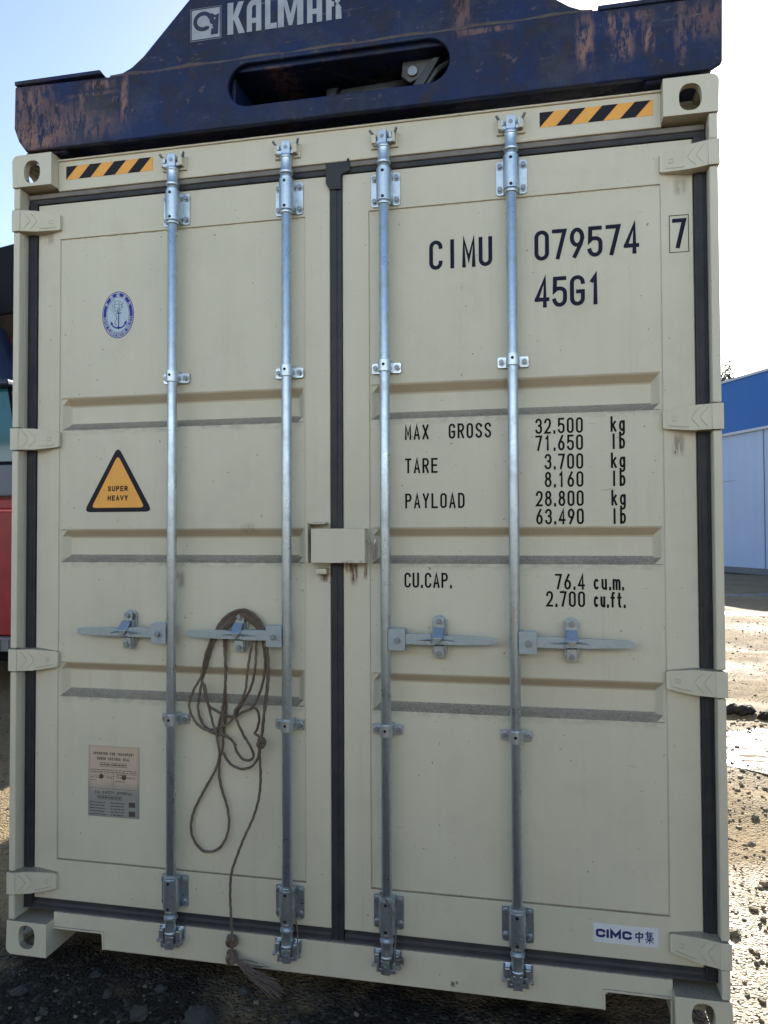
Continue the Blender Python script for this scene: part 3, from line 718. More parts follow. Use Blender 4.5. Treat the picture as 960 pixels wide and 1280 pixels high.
# maker's sticker on the right door: CIMC and two characters
b = MB(); b.flat([(2.046, .225), (2.238, .225), (2.238, .284), (2.046, .284)], .0596, 0)
for ch, x, w in (('C', 2.0525, .0285), ('I', 2.0838, .0085), ('M', 2.0955, .0325), ('C', 2.1315, .0285)): write(b, ch, x, .2405, .0265, w, w, .0076, on(.0592), 1)
def strokes(b, L, x, z, w, h, st, fn, mi):
    for pl in L: ribbon(b, [(x+p[0]*w, z+p[1]*h) for p in pl], st, fn, mi)
ZH = [[(.12, .78), (.12, .38)], [(.12, .76), (.9, .80), (.84, .42)], [(.12, .42), (.84, .44)], [(.5, 1), (.48, -.05)]]
JI = [[(.32, 1), (.12, .68)], [(.26, .86), (.26, .42)], [(.26, .84), (.86, .88)], [(.26, .70), (.8, .72)], [(.26, .57), (.8, .59)], [(.2, .43), (.9, .46)], [(.56, .88), (.56, .44)], [(.05, .28), (.95, .32)], [(.5, .44), (.5, -.05)], [(.48, .28), (.12, .02)], [(.52, .28), (.9, .03)]]
strokes(b, ZH, 2.169, .237, .026, .032, .0042, on(.0592), 1); strokes(b, JI, 2.198, .237, .029, .036, .0031, on(.0592), 1)
build('maker_sticker', b, [M_WHITEV, plain('deep_blue_print', (.02, .028, .15), .45, 0, .1, 20, 0)], doorR)

# warning triangle on the left door
def rtri(cx, zb, zt, hw, r):
    out = []; P = [(cx-hw, zb), (cx+hw, zb), (cx, zt)]
    for i in range(3):
        p = Vector(P[i]); a = (Vector(P[i-1])-p).normalized(); c = (Vector(P[(i+1) % 3])-p).normalized()
        d = r/math.tan(a.angle(c)/2); s0, s1 = p+a*d, p+c*d
        for k in range(6):
            t = k/5; q = (1-t)**2*s0+2*t*(1-t)*p+t*t*s1; out.append((q.x, q.y))
    return out
b = MB(); b.flat(rtri(.397, 1.583, 1.822, .137, .016), .0640, 0); b.flat(rtri(.397, 1.5985, 1.789, .106, .010), .0635, 1)
write(b, 'SUPER', .397, 1.6580, .0190, .0132, .0166, .0042, on(.0631), 0, 'c'); write(b, 'HEAVY', .397, 1.6240, .0190, .0132, .0168, .0042, on(.0631), 0, 'c')
build('warning_triangle', b, [M_BLACKV, M_AMBER], doorL)

# oval classification emblem
b = MB(); ex, ez = .3945, 2.301
def oval(rx, rz, y, mi): b.flat(ell(ex, ez, rx, rz, 0, 360, 48, True), y, mi)
oval(.0635, .0860, .0641, 0); oval(.0605, .0825, .0639, 2); oval(.0590, .0805, .0637, 0); oval(.0435, .0640, .0634, 1)
ribbon(b, ell(ex, ez, .0460, .0665, 0, 360, 48), .0014, on(.0634), 2)
CHAR = [ZH, [[(.1, 1), (.1, 0), (.9, 0), (.9, 1), (.1, 1)], [(.25, .75), (.75, .75)], [(.28, .5), (.72, .5)], [(.22, .22), (.78, .22)], [(.5, .75), (.5, .22)]],
        [[(.3, 1), (.15, .8), (.15, 0)], [(.15, .8), (.48, .8), (.48, .05)], [(.0, .42), (.55, .42)], [(.7, .95), (.66, .6)], [(.7, .95), (.88, .95), (.95, .6)], [(.65, .45), (.9, .45), (.9, .05), (.65, .05), (.65, .45)]],
        [[(.3, 1), (.08, .66), (.35, .6), (.08, .3), (.4, .35)], [(.0, .05), (.4, .14)], [(.5, .92), (.85, .92), (.8, .55), (.95, .5), (.6, 0)], [(.6, .9), (.45, .0)], [(.6, .55), (.95, 0)]],
        [[(.25, 1), (.3, .85)], [(.05, .72), (.4, .72), (.05, .35)], [(.25, .55), (.25, 0)], [(.5, .62), (.95, .62)], [(.72, 1), (.72, .05)], [(.45, .05), (1, .05)]]]
for k, ch in enumerate(CHAR):
    a = R(148-k*29); cx, cz = ex+.0522*math.cos(a), ez+.0730*math.sin(a); ph = a-math.pi/2
    for pl in ch:
        ribbon(b, [(cx+(p[0]-.5)*.0125*math.cos(ph)-(p[1]-.5)*.0125*math.sin(ph), cz+(p[0]-.5)*.0125*math.sin(ph)+(p[1]-.5)*.0125*math.cos(ph)) for p in pl], .0013, on(.0633), 2)
TXT = 'CHINA CLASSIFICATION SOCIETY'
for k, ch in enumerate(TXT):
    a = R(188+k*(164/(len(TXT)-1))); cx, cz = ex+.0525*math.cos(a), ez+.0735*math.sin(a); ph = a+math.pi/2
    for pl in GL.get(ch, []):
        ribbon(b, [(cx+(p[0]-.5)*.0046*math.cos(ph)-(p[1]-.5)*.0088*math.sin(ph), cz+(p[0]-.5)*.0046*math.sin(ph)+(p[1]-.5)*.0088*math.cos(ph)) for p in pl], .0015, on(.0633), 2)
fn = on(.0631)
ribbon(b, [(ex+.003, ez+.012), (ex+.003, ez-.048)], .0042, fn, 0); ribbon(b, [(ex-.008, ez+.006), (ex+.014, ez+.006)], .0035, fn, 0)
ribbon(b, ell(ex+.003, ez+.0165, .005, .005, 0, 360, 12), .0022, fn, 0)
ribbon(b, ell(ex+.003, ez-.022, .030, .027, 200, 340, 14), .0052, fn, 0)
b.flat([(ex-.029, ez-.022), (ex-.018, ez-.031), (ex-.029, ez-.038)], .0630, 0); b.flat([(ex+.035, ez-.022), (ex+.035, ez-.038), (ex+.023, ez-.031)], .0630, 0)
b.flat([(ex-.005, ez-.044), (ex+.003, ez-.055), (ex+.011, ez-.044)], .0630, 0)
for (q, rx, rz, a0, a1) in ((0, .021, .020, 0, 360), (-.004, .010, .020, 0, 360), (.004, .018, .007, 0, 360), (-.006, .026, .025, 100, 250)):
    ribbon(b, ell(ex-.002+q*.5, ez+.032, rx, rz, a0, a1, 20), .0022, fn, 3)
ribbon(b, [(ex-.012, ez+.004), (ex-.004, ez-.012), (ex-.012, ez-.028), (ex-.004, ez-.040)], .0035, fn, 3)
ribbon(b, [(ex+.012, ez+.030), (ex+.020, ez+.042), (ex+.024, ez+.040)], .0020, fn, 3)
build('class_emblem', b, [M_EMB, M_EMBP, M_WHITEV, M_EMBG], doorL)

# riveted approval plate
b = MB(); px0, px1, pz0, pz1 = .2855, .486, .489, .742
b.box(px0, px1, .0618, .0643, pz0, pz1, 0)
fn = on(.0614); k = dict(gw=.0062, adv=.0080, st=.0020, fn=fn, mi=1, align='c'); mx = (px0+px1)/2
write(b, 'APPROVED FOR TRANSPORT', mx, .7085, .0105, **dict(k, adv=.0074, gw=.0054)); write(b, 'UNDER CUSTOMS SEAL', mx, .6905, .0105, **dict(k, adv=.0073, gw=.0054))
write(b, 'CSC SAFETY APPROVAL', mx, .5705, .0105, **dict(k, adv=.0078, gw=.0056))
ribbon(b, [(.333, .668), (.438, .668), (.438, .681), (.333, .681), (.333, .668)], .0014, fn, 1); ribbon(b, [(.322, .552), (.420, .552), (.420, .564), (.322, .564), (.322, .552)], .0014, fn, 1)
rr = random.Random(3)
def row(x0, x1, z, st=.0026):
    x = x0
    while x < x1:
        w = rr.uniform(.004, .014); ribbon(b, [(x, z), (min(x+w, x1), z)], st, fn, 1); x += w+rr.uniform(.0018, .004)
row(.337, .434, .6745, .005); row(.326, .416, .558, .005)
for x0, x1, z in ((.295, .477, .6555), (.295, .477, .6485), (.295, .335, .628), (.36, .382, .628), (.40, .44, .640), (.395, .43, .617), (.295, .318, .618), (.40, .472, .630)): row(x0, x1, z)
for z in (.643, .634, .589): ribbon(b, [(.293, z), (.479, z)], .0010, fn, 1)
ribbon(b, [(.386, .589), (.386, .643)], .0010, fn, 1)
for i in range(5): row(.293, .355-.004*(i % 2), .539-i*.0105, .0034); row(.375, .43, .539-i*.0105, .0034)
for zz in (.537, .505):
    b.flat([(.447, zz-.009), (.472, zz-.009), (.472, zz+.009), (.447, zz+.009)], .0613, 1)
for x, z in ((.338, .632), (.428, .632)): b.cyl((x, .0617, z), (x, .0595, z), .0085, 14, 1)
ribbon(b, [(px0+.004, pz0+.004), (px1-.004, pz0+.004), (px1-.004, pz1-.004), (px0+.004, pz1-.004), (px0+.004, pz0+.004)], .0014, fn, 2)
build('approval_plate', b, [M_PLATE, plain('engraved_plate_ink', (.10, .085, .07), .6, .2), M_GALV], doorL)

# ------------------------------------------------------------------ the blue spreader gripping the container's roof
spr = tag(empty('container_spreader', (CW/2, CL/2, 2.897)), 'scuffed dark blue lifting spreader locked on top of the cream container', 'spreader')
def end_beam(front):
    Y = (lambda y: y) if front else (lambda y: CL-y)
    b = MB()
    pl = [(.060, 2.905), (2.412, 2.905), (2.447, 2.925), (2.450, 3.128), (2.06, 3.138), (.40, 3.140), (.013, 3.150), (.011, 2.995), (.030, 2.945)]
    b.prism(pl, lambda p, t: (p[0], Y(t), p[1]), -.006, .016)
    plate = build('front_plate', b, M_NAVY, spr)
    if front:
        c = MB(); c.xz(rrect(.852, 1.619, 2.973, 3.120, .0725, 10), -.05, .05); boolean(plate, [build('slot', c, M_NAVY)])
        md = plate.modifiers.new('edge_softening', 'BEVEL'); md.width = .006; md.segments = 3; md.limit_method = 'ANGLE'; md.angle_limit = R(35)
    b = MB()
    def bx(x0, x1, y0, y1, z0, z1, mi=0): b.box(x0, x1, *sorted((Y(y0), Y(y1))), z0, z1, mi)
    bx(.03, 2.43, .017, .62, 3.105, 3.1275); bx(.07, 2.40, .017, .62, 2.915, 2.937); bx(.03, 2.43, .60, .6225, 2.9375, 3.1045)
    bx(.03, .05, .017, .60, 2.9375, 3.1045); bx(2.41, 2.43, .017, .60, 2.9375, 3.1045)
    bx(.84, .86, .04, .60, 2.9375, 3.1045); bx(1.612, 1.632, .04, .60, 2.9375, 3.1045)
    build('end_beam', b, M_NAVY, spr, .006)
    for x0 in (.045, 2.225):                      # twistlock housings over the corner fittings
        b = MB(); bx(x0, x0+.168, .017, .20, 2.8985, 2.914); build('twistlock_housing', b, M_NAVY, spr, .006)
    b = MB()
    prof = [(.385, 3.1395), (.437, 3.152), (.48, 3.170), (.524, 3.203), (.70, 3.382), (1.02, 3.70), (1.07, 3.73), (1.38, 3.73), (1.43, 3.70), (1.76, 3.372)]
    prof += [(1.90, 3.245), (1.955, 3.199), (2.00, 3.168), (2.04, 3.150), (2.075, 3.1385)]
    b.prism(prof[::-1], lambda p, t: (p[0], Y(t), p[1]), .004, .026)
    g = build('head_plate', b, M_NAVY, spr, .005)
    b = MB()
    pts = catmull([(.40+.0835*k, Y(.003), 3.1395+.004*math.sin(k*2.1)) for k in range(21)], .03)
    b.tube(pts, [.007+.003*random.random() for _ in pts], 8); build('weld_seam', b, M_SEAM, spr)
    for xa, xb in ((.016, .362), (2.085, 2.447)):
        b = MB(); z = 3.152 if xa < 1 else 3.131
        b.hexa([(xa, Y(-.012), z), (xb+(.012 if xa < 1 else -.012), Y(-.012), z), (xb, Y(.30), z), (xa, Y(.30), z), (xa, Y(-.012), z+.015), (xb, Y(-.012), z+.015), (xb, Y(.30), z+.015), (xa, Y(.30), z+.015)])
        build('top_lip', b, M_NAVY, spr, .003)
    return g
head = end_beam(True); end_beam(False)
# hydraulics seen through the slot
b = MB(); b.cyl((.90, .16, 3.035), (1.22, .16, 3.040), .026, 16); b.cyl((1.22, .16, 3.040), (1.46, .16, 3.050), .040, 16); b.cyl((1.17, .16, 3.040), (1.205, .16, 3.040), .048, 16); b.cyl((1.205, .16, 3.04), (1.219, .16, 3.04), .032, 16)
build('lock_cylinder', b, M_HYD, spr)
b = MB(); b.tube(catmull([(.862, .12, 2.985), (1.05, .10, 2.975), (1.2, .09, 2.99), (1.3, .10, 2.965), (1.5, .12, 2.96)], .02), .011, 8); b.tube(catmull([(1.61, .09, 3.09), (1.57, .06, 3.05), (1.53, .065, 3.0), (1.46, .10, 2.99)], .02), .010, 8)
build('hydraulic_hose', b, M_HYD, spr)
b = MB(); b.xz([(1.450, 3.104), (1.445, 3.055), (1.475, 3.03), (1.520, 3.045), (1.545, 3.085), (1.550, 3.104)], .075, .09); b.cyl((1.485, .0745, 3.065), (1.485, .066, 3.065), .018, 12, 1); build('lock_bracket', b, [M_HYDG, M_BOLT], spr, .003)
b = MB(); b.hexa([(1.475, .05, 2.990), (1.515, .05, 2.985), (1.515, .064, 2.985), (1.475, .064, 2.990), (1.555, .05, 3.09), (1.580, .05, 3.09), (1.580, .064, 3.09), (1.555, .064, 3.09)]); build('lock_lever', b, M_HYD, spr, .003)
for x in (1.30, 1.375, 1.435): b = MB(); b.box(x, x+.017, .11, .125, 2.938, 3.0); build('stop_bar', b, M_HYDG, spr, .002)
# central frame along the container, with the rotator under the boom head
b = MB(); b.box(.82, 1.62, .63, CL-.63, 2.96, 3.36); b.box(.62, 1.82, 3.2, 9.0, 3.02, 3.42); build('telescopic_frame', b, M_NAVY, spr, .01)
b = MB(); b.box(.72, 1.72, 5.5, 6.7, 3.421, 3.62); b.lathe([(0, 3.62), (.62, 3.62), (.62, 3.78), (.40, 3.80), (.40, 4.15), (0, 4.15)], (1.22, 6.1, 0), n=32); build('rotator', b, M_BOOM, spr, .01)
# maker's name and ram's-head badge on the head plate
fk = on(.0022)
b = MB()
def letter(polys, x, w, z=3.2335, h=.112):
    for P in polys: b.flat([(x+p[0]*w, z+p[1]*h) for p in P], .0020, 0)
def band(o, i): return [[o[k], o[k+1], i[k+1], i[k]] for k in range(len(o)-1)]
LA = [[(0, 0), (.36, 0), (.36, .26), (.0, .26)], [(0, .26), (.36, .26), (.36, .44), (0, .44)], [(0, .44), (.36, .44), (.36, .70), (0, .70)], [(.64, 0), (1, 0), (1, .70), (.64, .70)], [(.36, .26), (.64, .26), (.64, .42), (.36, .42)]]
LA += band(ell(.52, .70, .52, .30, 180, 90, 6)+[(1, 1), (1, .70)], ell(.52, .70, .16, .12, 180, 90, 6)+[(.64, .82), (.64, .70)])
LR = [[(0, 0), (.36, 0), (.36, 1), (0, 1)], [(.36, .86), (.52, .86), (.52, 1), (.36, 1)], [(.36, .40), (.52, .40), (.52, .56), (.36, .56)], [(.62, .44), (.62, 0), (1, 0), (.97, .36), (.82, .47)]]
LR += band(ell(.52, .715, .48, .285, 90, -70, 9), ell(.52, .71, .15, .15, 90, -70, 9))
letter([[(0, 0), (.36, 0), (.36, .46), (.36, .60), (.36, 1), (0, 1)], [(.36, .46), (.44, .40), (.68, 0), (1.07, 0), (.66, .53), (1.02, 1), (.66, 1), (.36, .60)]], .846, .060)
letter(LA, .917, .053); letter([[(0, 0), (1, 0), (1, .17), (.46, .17), (.46, 1), (0, 1)]], .984, .042)
letter([[(0, 0), (.24, 0), (.24, .68), (.24, 1), (0, 1)], [(.24, 1), (.24, .68), (.43, .02), (.57, .02), (.76, .68), (.76, 1), (.70, 1), (.5, .38), (.30, 1)], [(.76, 0), (1, 0), (1, 1), (.76, 1)]], 1.030, .091)
letter(LA, 1.1345, .053); letter(LR, 1.2015, .054)
build('maker_name', b, M_DECAL, head)
b = MB(); x0, z0, s_ = .7065, 3.2275, .1160
b.flat([(x0, z0), (x0+s_, z0), (x0+s_, z0+s_), (x0, z0+s_)], .0026, 0)
q = lambda L: [(x0+p[0]*s_, z0+p[1]*s_) for p in L]
fb = on(.0021)
ribbon(b, q([(.03, .03), (.97, .03), (.97, .97), (.03, .97), (.03, .03)]), .004, fb, 1)
b.flat(q([(.55, .70), (.70, .80), (.80, .72), (.93, .76), (.92, .60), (.90, .14), (.66, .14), (.68, .30), (.73, .44), (.64, .50)]), .0020, 1)
ribbon(b, q([(.66, .70)]+ell(.42, .58, .26, .24, 50, 300, 18)+[(.56, .42)]), .0145, fb, 1)
ribbon(b, q(ell(.47, .56, .13, .12, 80, 260, 10)), .007, on(.0017), 0)
b.flat(q([(.56, .66), (.62, .62), (.64, .48), (.76, .34), (.70, .32), (.58, .44)]), .0016, 0)
b.flat(q(ell(.79, .62, .03, .03, 0, 360, 10, True)), .0015, 0)
build('maker_badge', b, [M_DECAL, M_NAVYV], head)

# ------------------------------------------------------------------ rope hung from a door handle
# tracing-sheet coordinates to points on the door: fixed numbers, independent of where the camera stands
def pix(u, v, Y):
    a, b_, c_ = -0.206847, 0.025054, -0.004219; o = Vector((1.90729, -2.44354, 1.50951))
    f_ = Vector((math.sin(a)*math.cos(b_), math.cos(a)*math.cos(b_), math.sin(b_))); r_ = Vector((math.cos(a), -math.sin(a), 0)); w_ = r_.cross(f_)
    rr_ = math.cos(c_)*r_+math.sin(c_)*w_; uu_ = -math.sin(c_)*r_+math.cos(c_)*w_
    d = f_+rr_*((u-480)/955.484)-uu_*((v-640)/955.484); p = o+d*((Y-o.y)/d.y)
    return (p.x, p.y, p.z)
za = lambda L: [(220+x/6, 740+y/6) for x, y in L]          # two enlargements the rope was traced from
zb = lambda L: [(220+x/3.765, 920+y/3.765) for x, y in L]
ST = [
 (za([(275, 310), (255, 380), (225, 460), (205, 560), (185, 640), (130, 740), (100, 840), (120, 930), (170, 1000), (230, 1035), (290, 1060), (345, 1065), (400, 1095), (450, 1150)])+zb([(275, 38), (285, 70), (310, 105), (345, 115), (365, 90), (345, 40), (320, 0)])+za([(520, 1100), (465, 985), (440, 900), (470, 850), (520, 740), (535, 600), (560, 440), (585, 310)]), .034),
 (za([(315, 310), (265, 440), (230, 560), (200, 650), (175, 780), (165, 870), (185, 960), (230, 1020), (280, 1030), (370, 1000), (440, 930), (500, 830), (560, 720), (590, 600), (600, 480), (605, 310)]), .046),
 (za([(290, 310), (235, 470), (195, 620), (210, 720), (240, 840), (300, 890), (370, 920), (430, 940), (500, 900), (570, 870), (610, 800), (640, 720), (665, 600), (665, 480), (640, 310)]), .040),
 (za([(360, 310), (365, 450), (375, 600), (365, 750), (350, 880), (325, 980), (310, 1080)])+zb([(197, 30), (205, 90), (185, 160), (130, 260), (85, 350), (70, 430), (85, 490), (120, 535), (155, 545), (200, 530), (235, 480), (250, 410), (240, 330), (215, 250), (203, 180), (208, 90)])+za([(350, 1180), (355, 1080), (370, 980), (375, 860), (370, 700), (370, 500), (384, 310)]), .050),
 (za([(215, 690), (232, 800), (255, 900), (278, 990), (300, 1060), (330, 1200)])+zb([(222, 80), (255, 130), (310, 155), (360, 140), (388, 95), (392, 40)])+za([(640, 1100), (655, 1000), (665, 850), (685, 680), (684, 500), (672, 310)]), .028),
 (za([(660, 310), (690, 480), (692, 650), (680, 800), (655, 950), (645, 1050), (625, 1190)])+zb([(393, 60), (395, 110), (398, 200), (390, 290), (365, 380), (320, 480), (285, 570), (260, 650), (255, 740), (258, 830), (264, 930), (262, 1045)]), .022),
 (za([(430, 945), (460, 870), (520, 838), (570, 850), (610, 890), (624, 950), (608, 1030), (590, 1058), (622, 1080)]), .030),
 (za([(310, 1080), (345, 1000), (350, 880), (345, 860)]), .036),
]
for k in range(8):                                           # the bundle looped over the catch
    e = k*9; y0 = .036+.0022*(k % 4)
    ST.append((za([(285+e, 340), (300+e*1.1, 285), (338+e, 222+e*.45), (400+e*.6, 165+e*.75), (490, 132+e*1.0), (560-e*.5, 150+e*.85), (618-e*.7, 205+e*.5), (655-e*.7, 275), (672-e*.8, 345)]), y0))
b = MB(); rj = random.Random(5)
for pts, Y in ST:
    P = [pix(u, v, Y+.004*math.sin(i*1.3)) for i, (u, v) in enumerate(pts)]
    b.tube(catmull(P, .006), .0043, 9, lobes=3, twist=190)
rope = tag(build('rope', b, M_ROPE, None, fix=False), 'brown rope coiled over the second handle, its frayed end dangling below the sill', 'rope')
def knot(u, v, Y, r, s):
    c = Vector(pix(u, v, Y)); b = MB(); P = []
    for k in range(44):
        t = 2*math.pi*k/44*2
        P.append(c+Vector(((1+.38*math.cos(1.5*t))*math.cos(t)*r, math.sin(1.5*t)*r*.55, (1+.38*math.cos(1.5*t))*math.sin(t)*r*s)))
    P.append(P[0]); b.tube(P, .0062, 9, lobes=3, twist=190); b.sphere(tuple(c), r*.8, sc=(1, .7, s))
    build('knot', b, M_ROPE, rope, fix=False)
knot(220+262/3.765, 920+965/3.765, .020, .0125, 1.05); knot(220+262/3.765, 920+1040/3.765, .018, .0125, 1.25); knot(220+640/6, 740+1130/6, .022, .0085, 1.5)
b = MB(); A = Vector(pix(220+272/3.765, 920+1045/3.765, .016)); B = Vector(pix(220+490/3.765, 920+1205/3.765, -.055))
for k in range(70):
    o1 = Vector((rj.gauss(0, .004), rj.gauss(0, .004), rj.gauss(0, .004)))
    side = rj.gauss(0, .015); ln = rj.uniform(.45, 1.08)
    d = (B-A)*ln; pr = Vector((d.z, 0, -d.x)).normalized()
    m = A+d*.5+pr*(side*.55+.010)+Vector((0, rj.gauss(0, .006), rj.gauss(0, .003)))
    e = A+d+pr*side+Vector((rj.gauss(0, .006), rj.gauss(0, .010), rj.gauss(0, .006)))
    P = catmull([A+o1, A+d*.25+pr*(side*.35+.007), m, e], .02)
    b.tube(P, [.0019]*(len(P)-1)+[.0009], 4)
M_FRAY = plain('frayed_rope_fibre', (.165, .138, .115), .9, 0, .3, 60, 0, .1)
tag(build('frayed_end', b, M_FRAY, rope, fix=False), 'untwisted pale fibres at the end of the rope')

# two thin ties left on the rod ends
b = MB(); zc = lambda L: [(430+x/7.108, 1060+y/7.111) for x, y in L]
P = [pix(u, v, y) for (u, v), y in zip(zc([(322, 395), (345, 420), (395, 500), (430, 560), (455, 640), (460, 760), (455, 880), (450, 990)]), (.01, -.004, -.006, -.006, -.004, -.002, .0, .002))]
b.tube(catmull(P, .006), .0030, 7, lobes=2, twist=300)
c = Vector(pix(430+490/7.1, 1060+1030/7.1, .010)); b.tube([c+Vector((.012*math.cos(t/6*math.pi), .010*math.sin(t/6*math.pi), .0008*t)) for t in range(25)], .0035, 7)
tag(build('string_tie', b, M_FRAY, None, fix=False), 'grey string knotted round the lower end of the third locking rod', 'string')
b = MB(); P = [pix(u, v, y) for u, v, y in ((361, 1108, -.004), (366, 1116, -.004), (370, 1128, .004), (369, 1145, .006), (372, 1165, .004), (371, 1183, .006), (366, 1192, .0))]
b.tube(catmull(P, .006), .0026, 7, lobes=2, twist=300)
tag(build('string_tie', b, M_FRAY, None, fix=False), 'thin string hanging beside the foot of the second locking rod', 'string')

# ------------------------------------------------------------------ reach stacker standing beyond the container's left side
rs = tag(empty('reach_stacker', (-5.6, 6.0, GZ)), 'red reach stacker with tinted cab and black boom behind the left edge of the container', 'reach stacker')
b = MB(); b.box(-9.6, -1.2, 4.9, 7.1, .55, 1.55); b.box(-10.4, -8.4, 4.2, 7.8, .55, 2.3); b.box(-8.4, -5.5, 4.2, 7.8, 1.2, 2.2); b.box(-7.3, -2.75, 4.3, 7.7, .22, 1.3, 1); build('chassis', b, [M_RED, M_BOOM], rs, .03)
b = MB(); b.box(-5.6, -2.86, 4.0, 4.09, .525, 1.715); b.box(-5.6, -2.86, 3.985, 4.09, 1.735, 1.83); build('side_panel', b, M_RED, rs, .015)
b = MB(); b.box(-5.6, -2.92, 3.93, 4.3, .385, .515)
for k in range(30): b.box(-5.58+k*.089, -5.55+k*.089, 3.92, 3.93, .40, .50)
build('step', b, M_STEP, rs, .004)
def wheel(x, y, r, w):
    b = MB(); b.lathe([(r*.55, -w/2), (r*.9, -w/2), (r, -w/2+.09), (r, w/2-.09), (r*.9, w/2), (r*.55, w/2)], (x, y, GZ+r), 'y', 40)
    for k in range(28):
        a = 2*math.pi*k/28; t = Vector((math.cos(a), 0, math.sin(a))); n = Vector((-t.z, 0, t.x)); c = Vector((x, y, GZ+r))
        if t.z < -.985: continue
        P = [c+t*(r-.01)+n*dn+Vector((0, dy, 0)) for dn, dy in ((-.04, -w/2+.05), (.04, -w/2+.05), (.07, 0), (-.01, 0))]
        b.hexa([*P, *[p+t*.028 for p in P]])
    o = build('wheel', b, M_TYRE, rs)
    b = MB(); b.lathe([(0, -w/2+.10), (r*.30, -w/2+.10), (r*.36, -w/2+.16), (r*.5, -w/2+.05), (r*.56, -w/2+.01), (r*.56, w/2-.01), (r*.5, w/2-.05), (r*.36, w/2-.16), (0, w/2-.10)], (x, y, GZ+r), 'y', 32)
    build('rim', b, M_RIM, o)
for y in (4.45, 5.15, 6.85, 7.55): wheel(-1.78, y, .86, .58)
for y in (4.6, 7.4): wheel(-8.3, y, .86, .6)
# cab: tinted panes between pillars
b = MB(); b.box(-5.3, -2.98, 4.02, 5.05, 1.86, 2.17); build('cab_base', b, M_GREYP, rs, .02)
b = MB()
def pane(P): b.add(P, [(0, 1, 2, 3)])
pane([(-5.25, 4.05, 2.17), (-3.03, 4.05, 2.17), (-3.22, 4.12, 2.93), (-5.15, 4.12, 2.93)]); pane([(-3.03, 4.05, 2.17), (-3.03, 5.02, 2.17), (-3.22, 4.97, 2.93), (-3.22, 4.12, 2.93)])
pane([(-5.25, 5.02, 2.17), (-3.03, 5.02, 2.17), (-3.22, 4.97, 2.93), (-5.15, 4.97, 2.93)]); pane([(-5.25, 4.05, 2.17), (-5.25, 5.02, 2.17), (-5.15, 4.97, 2.93), (-5.15, 4.12, 2.93)])
build('cab_glass', b, M_GLASS, rs)
for (p0, p1) in (((-3.03, 4.05, 2.17), (-3.22, 4.12, 2.93)), ((-3.03, 5.02, 2.17), (-3.22, 4.97, 2.93)), ((-5.25, 4.05, 2.17), (-5.15, 4.12, 2.93)), ((-5.25, 5.02, 2.17), (-5.15, 4.97, 2.93)), ((-4.3, 4.04, 2.17), (-4.3, 4.11, 2.93)), ((-5.25, 4.045, 2.18), (-3.03, 4.045, 2.18))):
    b = MB(); b.tube([p0, p1], .022, 8); build('cab_pillar', b, M_BOOM, rs)
b = MB(); b.box(-5.3, -3.16, 4.0, 5.06, 2.935, 3.0); build('cab_roof', b, M_BOOMB, rs, .02)
b = MB(); b.box(-6.2, -3.4, 5.52, 6.68, 3.84, 4.13); build('boom_bracket', b, M_BROWN, rs, .02)
def bar(x0, z0, x1, z1, y0, y1, h):
    n = Vector((-(z1-z0), 0, x1-x0)).normalized()*h/2
    return [(x0-n.x, y0, z0-n.z), (x1-n.x, y0, z1-n.z), (x1-n.x, y1, z1-n.z), (x0-n.x, y1, z0-n.z), (x0+n.x, y0, z0+n.z), (x1+n.x, y0, z1+n.z), (x1+n.x, y1, z1+n.z), (x0+n.x, y1, z0+n.z)]
bz = lambda x: 4.53+.155*(x+4.4)
b = MB(); b.hexa(bar(-10.2, bz(-10.2), -1.6, bz(-1.6), 5.5, 6.7, .82)); b.hexa(bar(-1.62, bz(-1.62), 1.0, bz(1.0), 5.62, 6.58, .62)); b.hexa(bar(1.0, bz(1)+.25, 1.25, 4.15, 5.7, 6.5, .55)); build('boom', b, M_BOOM, rs, .02)
for y0, y1 in ((5.3, 5.49), (6.71, 6.9)):
    b = MB(); b.hexa(bar(-10.3, 2.25, -10.0, 4.0, y0, y1, .8)); build('boom_mast', b, M_BOOM, rs, .02)
for y in (5.28, 6.92):
    b = MB(); b.cyl((-3.25, y, 1.6), (-4.40, y, 3.79), .19, 20); b.cyl((-4.40, y, 3.79), (-4.73, y, 4.42), .09, 16); build('lift_cylinder', b, M_BOOMB, rs)

# ------------------------------------------------------------------ warehouse, trees
WD = Vector((.42, -.907, 0)).normalized(); WN = Vector((.907, .42, 0)).normalized()   # along the wall, away from the yard
WB = Vector((8.33, 27.45, GZ))
def wp(s, d, z): p = WB+WD*s+WN*d; return (p.x, p.y, GZ+z)
wh = tag(empty('warehouse', tuple(WB)), 'blue and white industrial shed across the yard, past the right edge of the container', 'building')
def wbox(name, s0, s1, d0, d1, z0, z1, m, bev=0):
    b = MB(); b.hexa([wp(s0, d0, z0), wp(s1, d0, z0), wp(s1, d1, z0), wp(s0, d1, z0), wp(s0, d0, z1), wp(s1, d0, z1), wp(s1, d1, z1), wp(s0, d1, z1)])
    return build(name, b, m, wh, bev)
wbox('wall', -26, 20, .06, 22, .0, 4.98, M_WALLW)
b = MB()
b.hexa([wp(-26.2, .02, 5.05), wp(20.2, .02, 5.05), wp(20.2, 22.2, 5.05), wp(-26.2, 22.2, 5.05), wp(-26.2, .02, 6.96), wp(20.2, .02, 6.96), wp(20.2, 22.2, 6.96), wp(-26.2, 22.2, 6.96)])
build('fascia', b, M_WALLB, wh)
wbox('eaves_trim', -26.2, 20.2, -.03, .018, 6.90, 6.985, M_TRIM); wbox('flashing', -26.1, 20.1, -.06, .058, 4.955, 5.045, M_TRIM); wbox('plinth', -26.05, 20.05, .02, .058, 0, .22, plain('grey_plinth', (.16, .17, .19), .8))
for s in (-20, -9, 2.02, 8.0, 14): wbox('panel_joint', s, s+.03, .045, .059, .22, 4.95, M_GREYP)
